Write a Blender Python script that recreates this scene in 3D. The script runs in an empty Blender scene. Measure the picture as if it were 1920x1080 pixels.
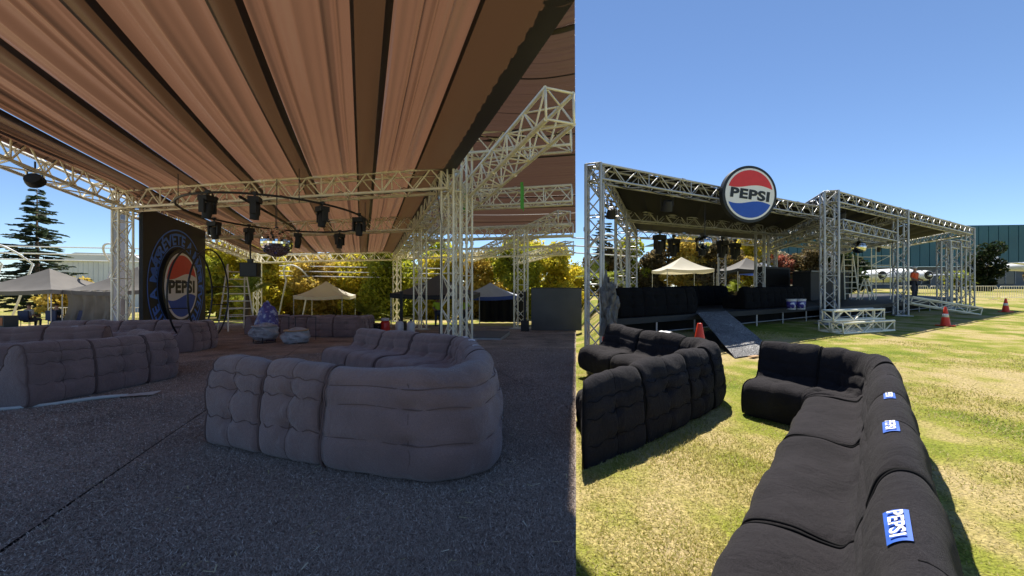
import bpy, math, random
import numpy as np
from mathutils import Vector, Matrix
random.seed(7); RNG = np.random.default_rng(7)
SC = bpy.context.scene
COL = SC.collection
R = math.radians

# ------------------------------------------------------------------ camera, sky, sun, exposure
CAM_Z = 1.6
cam = bpy.data.cameras.new('camera'); cam.lens = 13.5; cam.sensor_width = 36; cam.clip_end = 2000; cam.clip_start = 0.05
co = bpy.data.objects.new('camera', cam); COL.objects.link(co)
co.location = (0, 0, CAM_Z); co.rotation_euler = (R(90), 0, 0)
SC.camera = co
SUN_AZ, SUN_EL = R(9.5), R(60)          # azimuth measured from +Y towards +X
W = bpy.data.worlds.new('World'); SC.world = W; W.use_nodes = True
nt = W.node_tree; bg = nt.nodes['Background']
sk = nt.nodes.new('ShaderNodeTexSky'); sk.sky_type = 'NISHITA'; sk.sun_disc = False
sk.sun_elevation = SUN_EL; sk.sun_rotation = SUN_AZ
sk.air_density = 1.0; sk.dust_density = 0.0; sk.ozone_density = 5.0; sk.altitude = 2000
nt.links.new(sk.outputs[0], bg.inputs[0]); bg.inputs[1].default_value = 0.080
sl = bpy.data.lights.new('sun', 'SUN'); sl.energy = 4.4; sl.angle = R(0.53); sl.color = (1.0, 0.93, 0.82)
so = bpy.data.objects.new('sun', sl); COL.objects.link(so)
so.rotation_euler = Vector((math.sin(SUN_AZ)*math.cos(SUN_EL), math.cos(SUN_AZ)*math.cos(SUN_EL), math.sin(SUN_EL))).to_track_quat('Z', 'Y').to_euler()
so.location = (10, 20, 40)
vs = SC.view_settings
vs.view_transform = 'Standard'; vs.look = 'None'; vs.exposure = 1.0; vs.gamma = 1.0; vs.use_curve_mapping = False

# ------------------------------------------------------------------ ground heights
SL, SR = 0.042, -0.022                 # the deck side falls gently away, the lawn side rises
def edge_x(y): return max(y, -1.0)/6.0
def deckz(y): return 0.45 - SL*y
def lawnz(y): return -SR*y
def sstep(t): t = min(max(t, 0), 1); return t*t*(3-2*t)
def groundz(x, y):
    yy = min(y, 70.0)
    l = deckz(yy) - 0.15; r = lawnz(yy)
    t = sstep((x - edge_x(y) - 0.02)/1.3)
    return l*(1-t) + r*t

# ------------------------------------------------------------------ helpers
def tag(o, label=None, cat=None, group=None, kind=None):
    if label: o['label'] = label
    if cat: o['category'] = cat
    if group: o['group'] = group
    if kind: o['kind'] = kind
    return o
def empty(name, loc, label=None, cat=None, group=None):
    o = bpy.data.objects.new(name, None); COL.objects.link(o); o.location = loc
    o.empty_display_size = 0.2
    return tag(o, label, cat, group)
def origin_of(o):
    v = Vector((0, 0, 0))
    while o is not None: v = v + Vector(o.location); o = o.parent
    return v
def V(*a): return Vector(a)
class MB:
    def __init__(s): s.v = []; s.f = []
    def add(s, vs, fs):
        b = len(s.v); s.v += [tuple(p) for p in vs]; s.f += [tuple(i+b for i in f) for f in fs]
    def tube(s, p0, p1, r, n=6, r1=None, caps=True):
        p0 = Vector(p0); p1 = Vector(p1); d = (p1-p0)
        if d.length < 1e-6: return
        d.normalize(); a = d.orthogonal().normalized(); b = d.cross(a); r1 = r if r1 is None else r1
        vs = []
        for p, rr in ((p0, r), (p1, r1)):
            for i in range(n):
                t = 2*math.pi*i/n; vs.append(p + a*(rr*math.cos(t)) + b*(rr*math.sin(t)))
        fs = [(i, (i+1) % n, n+(i+1) % n, n+i) for i in range(n)]
        if caps: fs += [tuple(range(n-1, -1, -1)), tuple(range(n, 2*n))]
        s.add(vs, fs)
    def path(s, pts, r, n=6, closed=False):
        pts = [Vector(p) for p in pts]; m = len(pts); vs = []
        ref = None
        for i, p in enumerate(pts):
            d = (pts[(i+1) % m]-pts[i-1]) if (closed or 0 < i < m-1) else (pts[1]-pts[0] if i == 0 else pts[-1]-pts[-2])
            d.normalize()
            a = d.orthogonal().normalized() if ref is None else (ref - d*ref.dot(d)).normalized()
            ref = a; b = d.cross(a)
            rr = r[i] if isinstance(r, (list, tuple)) else r
            for k in range(n):
                t = 2*math.pi*k/n; vs.append(p + a*(rr*math.cos(t)) + b*(rr*math.sin(t)))
        fs = []
        for i in range(m if closed else m-1):
            for k in range(n):
                j = (i+1) % m
                fs.append((i*n+k, i*n+(k+1) % n, j*n+(k+1) % n, j*n+k))
        if not closed: fs += [tuple(range(n-1, -1, -1)), tuple(range((m-1)*n, m*n))]
        s.add(vs, fs)
    def box(s, c, size, rz=0.0, M=None):
        x, y, z = size[0]/2, size[1]/2, size[2]/2
        vs = [Vector((i*x, j*y, k*z)) for k in (-1, 1) for j in (-1, 1) for i in (-1, 1)]
        m = M if M is not None else Matrix.Rotation(rz, 3, 'Z')
        vs = [Vector(c) + m @ v for v in vs]
        s.add(vs, [(0, 2, 3, 1), (4, 5, 7, 6), (0, 1, 5, 4), (2, 6, 7, 3), (0, 4, 6, 2), (1, 3, 7, 5)])
    def quad(s, a, b, c, d): s.add([a, b, c, d], [(0, 1, 2, 3)])
    def prism(s, pts, off):           # polygon pts extruded by vector off
        n = len(pts); off = Vector(off)
        vs = [Vector(p) for p in pts] + [Vector(p)+off for p in pts]
        s.add(vs, [tuple(range(n-1, -1, -1)), tuple(range(n, 2*n))] + [(i, (i+1) % n, n+(i+1) % n, n+i) for i in range(n)])
    def lathe(s, prof, c, n=16, axis=None, sx=1, sy=1):   # prof [(r,z)], about local z through c
        c = Vector(c); m = axis if axis is not None else Matrix.Identity(3); vs = []
        for (r, z) in prof:
            for k in range(n):
                t = 2*math.pi*k/n; vs.append(c + m @ Vector((r*sx*math.cos(t), r*sy*math.sin(t), z)))
        fs = []
        for i in range(len(prof)-1):
            for k in range(n): fs.append((i*n+k, i*n+(k+1) % n, (i+1)*n+(k+1) % n, (i+1)*n+k))
        fs += [tuple(range(n-1, -1, -1)), tuple(range((len(prof)-1)*n, len(prof)*n))]
        s.add(vs, fs)
    def grid(s, P, nu, nv, flip=False):
        vs = [P(i, j) for i in range(nu) for j in range(nv)]
        fs = []
        for i in range(nu-1):
            for j in range(nv-1):
                q = (i*nv+j, i*nv+j+1, (i+1)*nv+j+1, (i+1)*nv+j)
                fs.append(q[::-1] if flip else q)
        s.add(vs, fs)
    def build(s, name, mat, parent=None, smooth=False, auto=None):
        o_ = origin_of(parent) if parent is not None else Vector((0, 0, 0))
        me = bpy.data.meshes.new(name)
        me.from_pydata([(p[0]-o_.x, p[1]-o_.y, p[2]-o_.z) for p in s.v], [], s.f); me.update()
        if smooth: me.polygons.foreach_set('use_smooth', [True]*len(me.polygons))
        if auto is not None and smooth:
            try: me.set_sharp_from_angle(angle=R(auto))
            except Exception: pass
        o = bpy.data.objects.new(name, me); COL.objects.link(o)
        if mat is not None: me.materials.append(MAT[mat])
        if parent is not None: o.parent = parent
        return o
def mesh_np(name, v, f, mat, parent=None, k=4):
    me = bpy.data.meshes.new(name); nf = len(f)
    me.vertices.add(len(v)); me.vertices.foreach_set('co', np.asarray(v, dtype=np.float32).ravel())
    me.loops.add(nf*k); me.loops.foreach_set('vertex_index', np.asarray(f, dtype=np.int32).ravel())
    me.polygons.add(nf); me.polygons.foreach_set('loop_start', np.arange(0, nf*k, k, dtype=np.int32))
    me.update(calc_edges=True); me.validate()
    o = bpy.data.objects.new(name, me); COL.objects.link(o)
    if mat: me.materials.append(MAT[mat])
    if parent is not None: o.parent = parent
    return o
def copy_tree(o, parent=None):
    c = o.copy(); COL.objects.link(c)
    if parent is not None: c.parent = parent
    for ch in list(o.children): copy_tree(ch, c)
    return c

# ------------------------------------------------------------------ materials
MAT = {}
def mat(name, col, rough=0.6, metal=0.0, spec=0.5, var=0.0, scale=6.0, bump=0.0, bscale=80.0, trans=None, sheen=0.0, island=None, col2=None, thr=None, detail=4.0):
    m = bpy.data.materials.new(name); m.use_nodes = True; MAT[name] = m
    n = m.node_tree.nodes; l = m.node_tree.links; p = n['Principled BSDF']
    p.inputs['Base Color'].default_value = (*col, 1); p.inputs['Roughness'].default_value = rough
    p.inputs['Metallic'].default_value = metal; p.inputs['Specular IOR Level'].default_value = spec
    if sheen: p.inputs['Sheen Weight'].default_value = sheen
    tc = n.new('ShaderNodeTexCoord'); colout = None
    if island:                      # a list of colours picked per leaf / blade
        g = n.new('ShaderNodeNewGeometry'); cr = n.new('ShaderNodeValToRGB')
        el = cr.color_ramp.elements
        while len(el) < len(island): el.new(0.5)
        for i, c in enumerate(island): el[i].position = i/(len(island)-1); el[i].color = (*c, 1)
        l.new(g.outputs['Random Per Island'], cr.inputs[0]); colout = cr.outputs[0]
    elif var or col2:
        nz = n.new('ShaderNodeTexNoise'); nz.inputs['Scale'].default_value = scale; nz.inputs['Detail'].default_value = detail
        l.new(tc.outputs['Object'], nz.inputs['Vector'])
        cr = n.new('ShaderNodeValToRGB')
        a, b = (thr if thr else (0.3, 0.7))
        cr.color_ramp.elements[0].position = a; cr.color_ramp.elements[1].position = b
        c2 = col2 if col2 else tuple(min(1, c*(1+var)) for c in col)
        c1 = col if col2 else tuple(c*(1-var) for c in col)
        cr.color_ramp.elements[0].color = (*c1, 1); cr.color_ramp.elements[1].color = (*c2, 1)
        l.new(nz.outputs['Fac'], cr.inputs[0]); colout = cr.outputs[0]
    if colout is not None: l.new(colout, p.inputs['Base Color'])
    if bump:
        nb = n.new('ShaderNodeTexNoise'); nb.inputs['Scale'].default_value = bscale; nb.inputs['Detail'].default_value = 3
        l.new(tc.outputs['Object'], nb.inputs['Vector'])
        bp = n.new('ShaderNodeBump'); bp.inputs['Strength'].default_value = bump; bp.inputs['Distance'].default_value = 0.01
        l.new(nb.outputs['Fac'], bp.inputs['Height']); l.new(bp.outputs[0], p.inputs['Normal'])
    if trans:                       # (weight, colour): light coming through cloth or leaf
        tr = n.new('ShaderNodeBsdfTranslucent'); mx = n.new('ShaderNodeMixShader')
        tr.inputs[0].default_value = (*trans[1], 1)
        if colout is not None and trans[1] == (0, 0, 0): l.new(colout, tr.inputs[0])
        mx.inputs[0].default_value = trans[0]
        out = n['Material Output']
        l.new(p.outputs[0], mx.inputs[1]); l.new(tr.outputs[0], mx.inputs[2]); l.new(mx.outputs[0], out.inputs[0])
    return m
def add_fine(m, scales, colmix):    # multiply base colour by a fine speckle
    pass
mat('aluminium', (0.92, 0.85, 0.66), 0.36, 0.1, var=0.10, scale=3)  # yellow tint is light bounced from the grass, put into the metal's colour
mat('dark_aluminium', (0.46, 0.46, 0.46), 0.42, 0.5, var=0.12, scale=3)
mat('cloth_brown', (0.06, 0.046, 0.042), 0.32, spec=0.8, bump=0.15, bscale=260, trans=(0.45, (0.15, 0.073, 0.041)), var=0.45, scale=0.8)
mat('cloth_band', (0.030, 0.022, 0.016), 0.45, bump=0.12, bscale=260, trans=(0.3, (0.085, 0.042, 0.020)))
mat('cloth_black', (0.007, 0.007, 0.009), 0.75, spec=0.2, bump=0.1, bscale=200)
mat('sofa_left', (0.225, 0.148, 0.132), 0.95, spec=0.15, var=0.16, scale=2.5, bump=0.5, bscale=420, sheen=0.35)  # colour lightened and warmed to make up for light lacking under the canopy
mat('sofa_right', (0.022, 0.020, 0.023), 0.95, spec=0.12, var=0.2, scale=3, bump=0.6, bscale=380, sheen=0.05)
mat('sofa_black_shade', (0.008, 0.008, 0.009), 0.95, spec=0.1, var=0.2, scale=3)  # blacker copy of the lawn sofa cloth; the stage's deep shade is in it
mat('sofa_piping', (0.15, 0.10, 0.09), 0.9, spec=0.1)
mat('sofa_piping_black', (0.012, 0.012, 0.013), 0.9, spec=0.1)
mat('patch_blue', (0.02, 0.10, 0.48), 0.6, var=0.1, scale=30)
mat('patch_white', (0.75, 0.76, 0.78), 0.7)
mat('white_ink', (0.82, 0.82, 0.82), 0.6)
mat('black_matte', (0.012, 0.012, 0.013), 0.65, var=0.2, scale=8)
mat('black_gloss', (0.010, 0.010, 0.012), 0.3)
mat('black_metal', (0.02, 0.02, 0.021), 0.45, 0.2)
mat('sign_black', (0.015, 0.018, 0.020), 0.5)
mat('banner_cloth', (0.016, 0.020, 0.028), 0.55, var=0.2, scale=1.2, bump=0.1, bscale=30)
mat('sign_white', (0.86, 0.86, 0.87), 0.45)
mat('sign_red', (0.72, 0.04, 0.04), 0.45, var=0.05)
mat('sign_blue', (0.015, 0.09, 0.52), 0.45, var=0.05)
mat('ring_blue', (0.06, 0.22, 0.85), 0.5)
mat('tent_grey', (0.17, 0.16, 0.15), 0.8, var=0.12, scale=1.5, trans=(0.25, (0.2, 0.18, 0.15)))
mat('tent_white', (0.72, 0.68, 0.58), 0.8, var=0.06, scale=1.5, trans=(0.35, (0.75, 0.68, 0.5)))
mat('tent_blue', (0.05, 0.10, 0.36), 0.8, trans=(0.3, (0.08, 0.14, 0.5)))
mat('tent_silver', (0.50, 0.55, 0.68), 0.7, var=0.08, trans=(0.3, (0.5, 0.55, 0.7)))
mat('shade_net', (0.22, 0.21, 0.19), 0.9, var=0.2, scale=2, trans=(0.4, (0.3, 0.28, 0.24)))
mat('white_paint', (0.78, 0.78, 0.76), 0.4, var=0.06, scale=2)
mat('steel_grey', (0.42, 0.43, 0.44), 0.45, 0.5, var=0.1)
mat('concrete_grey', (0.36, 0.36, 0.37), 0.8, var=0.12, scale=1.0)
mat('board_grey', (0.085, 0.09, 0.095), 0.7, var=0.15, scale=1.2)
mat('teal_cladding', (0.022, 0.105, 0.135), 0.5, var=0.12, scale=0.25)
mat('wall_low', (0.16, 0.17, 0.18), 0.8, var=0.2, scale=0.5)
mat('warehouse', (0.62, 0.63, 0.66), 0.6, var=0.06, scale=0.4)
mat('glass_dark', (0.03, 0.045, 0.055), 0.12)
mat('plastic_film', (0.55, 0.56, 0.58), 0.25, var=0.2, scale=6, trans=(0.4, (0.6, 0.6, 0.62)))
mat('film_grey', (0.16, 0.16, 0.165), 0.3, var=0.4, scale=9, trans=(0.35, (0.25, 0.25, 0.26)))
mat('wood_top', (0.42, 0.26, 0.13), 0.5, var=0.2, scale=4)
mat('purple_bag', (0.09, 0.07, 0.24), 0.35, col2=(0.42, 0.40, 0.52), scale=7, thr=(0.5, 0.62))
mat('orange_red', (0.75, 0.045, 0.012), 0.45, var=0.06)
mat('reflective_white', (0.75, 0.75, 0.74), 0.4)
mat('jug_red', (0.62, 0.03, 0.02), 0.3)
mat('bucket_label', (0.06, 0.045, 0.26), 0.4, col2=(0.7, 0.7, 0.75), scale=9, thr=(0.55, 0.62))
mat('bucket_white', (0.62, 0.62, 0.62), 0.4)
mat('skin', (0.36, 0.20, 0.14), 0.6)
mat('hair', (0.02, 0.014, 0.01), 0.7)
mat('vest_orange', (0.78, 0.10, 0.02), 0.7, var=0.1)
mat('vest_yellow', (0.55, 0.70, 0.04), 0.7, var=0.1)
mat('trousers', (0.05, 0.055, 0.075), 0.8, var=0.2)
mat('shirt_dark', (0.03, 0.032, 0.04), 0.8, var=0.2)
mat('shirt_light', (0.45, 0.44, 0.43), 0.8)
mat('chair_blue', (0.035, 0.045, 0.10), 0.7)
mat('wood_orange', (0.40, 0.13, 0.06), 0.6, var=0.15)
mat('green_strap', (0.10, 0.42, 0.05), 0.6)
mat('bark', (0.10, 0.07, 0.045), 0.9, var=0.3, scale=4, bump=0.5, bscale=12)
mat('plane_white', (0.76, 0.77, 0.78), 0.35, var=0.04)
mat('mirror', (0.92, 0.92, 0.90), 0.05, 1.0)
mat('cable_white', (0.50, 0.50, 0.47), 0.6)
LEAF = {
 'leaf_yellow': [(0.72, 0.60, 0.05), (0.45, 0.44, 0.04), (0.78, 0.60, 0.07), (0.32, 0.34, 0.04)],
 'leaf_green': [(0.34, 0.38, 0.04), (0.50, 0.50, 0.05), (0.20, 0.25, 0.03), (0.58, 0.52, 0.06)],
 'leaf_orange': [(0.62, 0.42, 0.08), (0.46, 0.36, 0.06), (0.68, 0.50, 0.12), (0.30, 0.26, 0.06)],
 'leaf_brown': [(0.20, 0.14, 0.07), (0.11, 0.09, 0.04), (0.26, 0.20, 0.10), (0.08, 0.075, 0.03)],
 'leaf_red': [(0.32, 0.09, 0.06), (0.22, 0.06, 0.04), (0.40, 0.18, 0.12), (0.14, 0.08, 0.05)],
 'leaf_dark': [(0.018, 0.035, 0.012), (0.03, 0.05, 0.02), (0.012, 0.025, 0.01), (0.05, 0.06, 0.02)],
 'leaf_pine': [(0.045, 0.075, 0.045), (0.07, 0.10, 0.06), (0.03, 0.055, 0.035), (0.11, 0.12, 0.07)],
 'leaf_palm': [(0.20, 0.26, 0.03), (0.30, 0.33, 0.05), (0.12, 0.17, 0.02), (0.36, 0.36, 0.07)],
 'leaf_pale': [(0.32, 0.28, 0.18), (0.20, 0.18, 0.10), (0.42, 0.38, 0.28), (0.14, 0.13, 0.06)],
}
for k, c in LEAF.items(): mat(k, c[0], 0.55, spec=0.3, island=c, trans=(0.62, (0, 0, 0)))
mat('grass_blades', (0.3, 0.26, 0.06), 0.6, spec=0.2, island=[(0.62, 0.51, 0.24), (0.36, 0.36, 0.07), (0.68, 0.58, 0.32), (0.28, 0.31, 0.04), (0.56, 0.48, 0.17)], trans=(0.5, (0, 0, 0)))

def weave(name, fine=210.0, amount=0.45, wrinkle=0.35):
    m = MAT[name]; n = m.node_tree.nodes; l = m.node_tree.links; p = n['Principled BSDF']; tc = n.new('ShaderNodeTexCoord')
    f = n.new('ShaderNodeTexNoise'); f.inputs['Scale'].default_value = fine; f.inputs['Detail'].default_value = 2; l.new(tc.outputs['Object'], f.inputs['Vector'])
    mr = n.new('ShaderNodeMapRange'); mr.inputs[1].default_value = 0.3; mr.inputs[2].default_value = 0.7; mr.inputs[3].default_value = 1-amount; mr.inputs[4].default_value = 1+amount
    l.new(f.outputs[0], mr.inputs[0])
    src = p.inputs['Base Color'].links[0].from_socket; mx = n.new('ShaderNodeMix'); mx.data_type = 'RGBA'; mx.blend_type = 'MULTIPLY'; mx.inputs[0].default_value = 1
    l.new(src, mx.inputs[6]); l.new(mr.outputs[0], mx.inputs[7]); l.new(mx.outputs[2], p.inputs['Base Color'])
    w = n.new('ShaderNodeTexNoise'); w.inputs['Scale'].default_value = 11; w.inputs['Detail'].default_value = 5; w.inputs['Distortion'].default_value = 1.2; l.new(tc.outputs['Object'], w.inputs['Vector'])
    b = n.new('ShaderNodeBump'); b.inputs['Strength'].default_value = wrinkle; b.inputs['Distance'].default_value = 0.05; l.new(w.outputs[0], b.inputs['Height'])
    old = p.inputs['Normal'].links
    if old: l.new(old[0].from_socket, b.inputs['Normal'])
    l.new(b.outputs[0], p.inputs['Normal'])
weave('sofa_left', 330.0, 0.28, 0.22); weave('sofa_right', 260.0, 0.5, 0.3)
def ramp_node(n, stops):
    cr = n.new('ShaderNodeValToRGB'); el = cr.color_ramp.elements
    while len(el) < len(stops): el.new(0.5)
    for e, (p, c) in zip(el, stops): e.position = p; e.color = (*c, 1)
    return cr
def ground_material():
    m = bpy.data.materials.new('lawn'); m.use_nodes = True; MAT['lawn'] = m
    n = m.node_tree.nodes; l = m.node_tree.links; p = n['Principled BSDF']
    p.inputs['Roughness'].default_value = 0.9; p.inputs['Specular IOR Level'].default_value = 0.1
    tc = n.new('ShaderNodeTexCoord')
    def noise(s, d=4):
        t = n.new('ShaderNodeTexNoise'); t.inputs['Scale'].default_value = s; t.inputs['Detail'].default_value = d
        l.new(tc.outputs['Object'], t.inputs['Vector']); return t
    big, mid, fine = noise(0.28, 5), noise(1.6, 5), noise(45, 4)
    ad = n.new('ShaderNodeMath'); ad.operation = 'MULTIPLY_ADD'; ad.inputs[1].default_value = 0.55
    l.new(mid.outputs[0], ad.inputs[0])
    a2 = n.new('ShaderNodeMath'); a2.operation = 'MULTIPLY'; a2.inputs[1].default_value = 0.5
    l.new(big.outputs[0], a2.inputs[0]); l.new(a2.outputs[0], ad.inputs[2])
    cr = ramp_node(n, [(0.40, (0.15, 0.20, 0.022)), (0.49, (0.27, 0.28, 0.05)), (0.55, (0.41, 0.34, 0.14)), (0.66, (0.48, 0.38, 0.21))])
    l.new(ad.outputs[0], cr.inputs[0])
    fr = ramp_node(n, [(0.3, (0.45, 0.45, 0.45)), (0.7, (1.25, 1.25, 1.2))]); l.new(fine.outputs[0], fr.inputs[0])
    mx = n.new('ShaderNodeMix'); mx.data_type = 'RGBA'; mx.blend_type = 'MULTIPLY'; mx.inputs[0].default_value = 0.8
    l.new(cr.outputs[0], mx.inputs[6]); l.new(fr.outputs[0], mx.inputs[7]); l.new(mx.outputs[2], p.inputs['Base Color'])
    bp = n.new('ShaderNodeBump'); bp.inputs['Strength'].default_value = 0.9; bp.inputs['Distance'].default_value = 0.03
    l.new(fine.outputs[0], bp.inputs['Height']); l.new(bp.outputs[0], p.inputs['Normal'])
def carpet_material(name, base, fleck, amount):
    m = bpy.data.materials.new(name); m.use_nodes = True; MAT[name] = m
    n = m.node_tree.nodes; l = m.node_tree.links; p = n['Principled BSDF']
    p.inputs['Roughness'].default_value = 0.85; p.inputs['Specular IOR Level'].default_value = 0.3
    tc = n.new('ShaderNodeTexCoord')
    def noise(s, d=3):
        t = n.new('ShaderNodeTexNoise'); t.inputs['Scale'].default_value = s; t.inputs['Detail'].default_value = d
        l.new(tc.outputs['Object'], t.inputs['Vector']); return t
    fine, fl, big = noise(62, 4), noise(88, 2), noise(1.3, 7)
    cr = ramp_node(n, [(0.3, tuple(c*0.35 for c in base)), (0.55, base), (0.75, tuple(c*2.0 for c in base))]); l.new(fine.outputs[0], cr.inputs[0])
    fr = ramp_node(n, [(amount, (0, 0, 0)), (amount+0.07, (1, 1, 1))]); l.new(fl.outputs[0], fr.inputs[0])
    mx = n.new('ShaderNodeMix'); mx.data_type = 'RGBA'; l.new(fr.outputs[0], mx.inputs[0]); l.new(cr.outputs[0], mx.inputs[6]); mx.inputs[7].default_value = (*fleck, 1)
    br = ramp_node(n, [(0.28, (0.35, 0.35, 0.37)), (0.40, (0.75, 0.75, 0.76)), (0.65, (1.2, 1.2, 1.18))]); l.new(big.outputs[0], br.inputs[0])
    m2 = n.new('ShaderNodeMix'); m2.data_type = 'RGBA'; m2.blend_type = 'MULTIPLY'; m2.inputs[0].default_value = 1
    l.new(mx.outputs[2], m2.inputs[6]); l.new(br.outputs[0], m2.inputs[7]); l.new(m2.outputs[2], p.inputs['Base Color'])
    bp = n.new('ShaderNodeBump'); bp.inputs['Strength'].default_value = 0.9; bp.inputs['Distance'].default_value = 0.012
    l.new(fine.outputs[0], bp.inputs['Height']); l.new(bp.outputs[0], p.inputs['Normal'])
ground_material()
carpet_material('carpet_left', (0.30, 0.235, 0.19), (0.70, 0.66, 0.60), 0.61)  # base raised above charcoal to stand in for light missing under the canopy
carpet_material('carpet_ramp', (0.028, 0.028, 0.030), (0.62, 0.62, 0.62), 0.53)

# ------------------------------------------------------------------ the setting: ground, deck
def spread(lo, hi, fine_lo, fine_hi, step, grow=1.35):
    a = list(np.arange(fine_lo, fine_hi, step)); s = step; x = fine_hi
    while x < hi: a.append(x); s *= grow; x += s
    a.append(hi); s = step; x = fine_lo
    while x > lo: s *= grow; x -= s; a.insert(0, max(x, lo))
    return a
gm = MB(); ys = spread(-60, 900, -2, 45, 0.8); ts = spread(-900, 900, -3, 4, 0.22)
gm.grid(lambda i, j: (ts[j]+edge_x(ys[i]), ys[i], groundz(ts[j]+edge_x(ys[i]), ys[i])), len(ys), len(ts), flip=True)
tag(gm.build('lawn', 'lawn', None, True), kind='structure')

AD = -0.39                             # plan direction of the pavilion's depth: dx per dy
def lx(y): return -13.79 + AD*(y-13.6)   # left side of the near pavilion
def rx(y): return -1.80 + AD*(y-11.3)    # right side
deck = empty('deck', (0, 0, 0)); deck['kind'] = 'structure'
def far_y(x): return 19.3 - 0.19*(x-3)
# carpet rolls, laid along the pavilion's depth, 2 m wide
k0 = -17.68
for i in range(7):
    a, b = k0 + 4.0*i, k0 + 4.0*(i+1) - 0.007     # offset of the roll measured at y = 0
    m = MB(); rows = 60; cols = 7
    def P(r, c, a=a, b=b, i=i):
        o = a + (b-a)*c/(cols-1)
        y0 = -3.5; x = o; y = y0
        # far end on the sloping far line
        yf = (19.3 + 0.57 - 0.19*o)/(1 + 0.19*AD)
        y = y0 + (yf-y0)*r/(rows-1); x = o + AD*y + 0.012*math.sin(y*0.9+1)*math.sin(y*0.37)
        xm = edge_x(y); x = min(x, xm)
        z = deckz(y) + 0.004*math.sin(2.3*y+i*1.7)*math.sin(1.1*x+i) + (0.006 if i % 2 else 0.0)
        return (x, y, z)
    if a + AD*20 > 3.4: continue
    m.grid(P, rows, cols, flip=True)
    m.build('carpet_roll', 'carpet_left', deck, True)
m = MB()                                # the platform body under the carpet
e = [(edge_x(y), y) for y in (-3.5, 0, 5, 10, 15, 19.28)]
xl = lambda y: -16.0+AD*y
yl = (19.3+0.57+0.19*16)/(1+0.19*AD)
pts = e + [(xl(yl), yl), (xl(-3.5), -3.5)]
n_ = len(pts)
m.add([(x-0.0, y, deckz(y)-0.02) for x, y in pts] + [(x, y, deckz(y)-0.4) for x, y in pts], [tuple(range(n_))] + [(i, n_+i, n_+(i+1) % n_, (i+1) % n_) for i in range(n_)])
m.build('platform', 'black_matte', deck)

# ------------------------------------------------------------------ trusses
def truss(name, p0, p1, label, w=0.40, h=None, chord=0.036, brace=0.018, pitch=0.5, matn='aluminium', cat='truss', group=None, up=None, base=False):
    h = h or w; p0 = Vector(p0); p1 = Vector(p1); L = (p1-p0).length; d = (p1-p0)/L
    if up is None: up = V(0, 0, 1) if abs(d.z) < 0.9 else V(-AD, 1, 0).normalized()
    s = d.cross(Vector(up)).normalized(); u = s.cross(d).normalized()
    root = empty(name, tuple(p0), label, cat, group)
    cs = [s*(w/2*i) + u*(h/2*j) for i, j in ((-1, -1), (1, -1), (1, 1), (-1, 1))]
    for c in cs:
        m = MB(); m.tube(p0+c, p1+c, chord, 8); m.build('chord', matn, root, True, 50)
    n = max(2, int(round(L/pitch)))
    for k in range(4):
        a, b = cs[k], cs[(k+1) % 4]; m = MB()
        for i in range(n):
            q0 = p0 + d*(L*i/n); q1 = p0 + d*(L*(i+1)/n)
            if (i + k) % 2: m.tube(q0+a, q1+b, brace, 5, caps=False)
            else: m.tube(q0+b, q1+a, brace, 5, caps=False)
            if i % 4 == 0: m.tube(q0+a, q0+b, brace, 5, caps=False)
        m.tube(p1+a, p1+b, brace*1.2, 5); m.tube(p0+a, p0+b, brace*1.2, 5)
        m.build('lacing', matn, root, True)
    for q in [p0 + d*(L*t) for t in np.arange(3.0, L-0.6, 3.0)/L]:   # bolted couplings between truss lengths
        for c in cs: m = MB(); m.tube(q+c-d*0.05, q+c+d*0.05, chord*1.5, 8); m.build('coupling', matn, root, True, 50)
    if base:
        m = MB(); m.box(p0 - d*0.02, (w*1.7, w*1.7, 0.03), math.atan2(s.y, s.x)); m.build('base_plate', 'steel_grey', root)
    return root
def A_roof(y): return 5.525 - SL*y       # top of the near pavilion's beams
HB = 0.58
def beam_pt(x, y, dz=0.0): return (x, y, A_roof(y) - HB/2 + dz)
TL, TR = (lx(13.6), 13.6), (rx(11.3), 11.3)
ML, MR = (lx(19.6), 19.6), (rx(17.3), 17.3)
FL, FR = (lx(31.1), 31.1), (rx(28.8), 28.8)
def deckpt(x, y, dz=0): return (x, y, deckz(y)+dz)
G1 = 'trusses of the canopy pavilion over the carpet'
for (p, lab) in ((TL, 'aluminium truss tower left of the black banner, at the canopy corner'), (TR, 'nearest tall aluminium truss tower right of the U-shaped sofa, carrying the front beam'),
                 (MR, 'second aluminium truss tower behind the nearest one on the carpet'), (FR, 'thin far truss tower in front of the yellow hedge beside the grey tent'), (FL, 'far truss tower behind the hanging speaker and ladder')):
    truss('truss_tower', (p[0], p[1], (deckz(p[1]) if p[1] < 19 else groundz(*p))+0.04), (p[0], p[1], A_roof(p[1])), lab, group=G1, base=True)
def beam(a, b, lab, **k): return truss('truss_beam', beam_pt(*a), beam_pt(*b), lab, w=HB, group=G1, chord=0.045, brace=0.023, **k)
near_l = (lx(5.0), 5.0)
beam(TL, TR, 'front cross beam of aluminium truss spanning above the ring of stage lights')
beam(ML, MR, 'second cross beam behind the mirror ball')
beam(FL, FR, 'far cross beam at the canopy end above the yellow hedge')
beam(near_l, TL, 'side truss beam at upper left against the sky, coming towards the viewer')
beam(TL, ML, 'side truss beam above the black banner')
beam(ML, FL, 'far side truss beam above the hanging speaker')
beam(TR, MR, 'right side truss beam between the two near towers')
beam(MR, FR, 'right side truss beam running back to the far tower')
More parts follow.
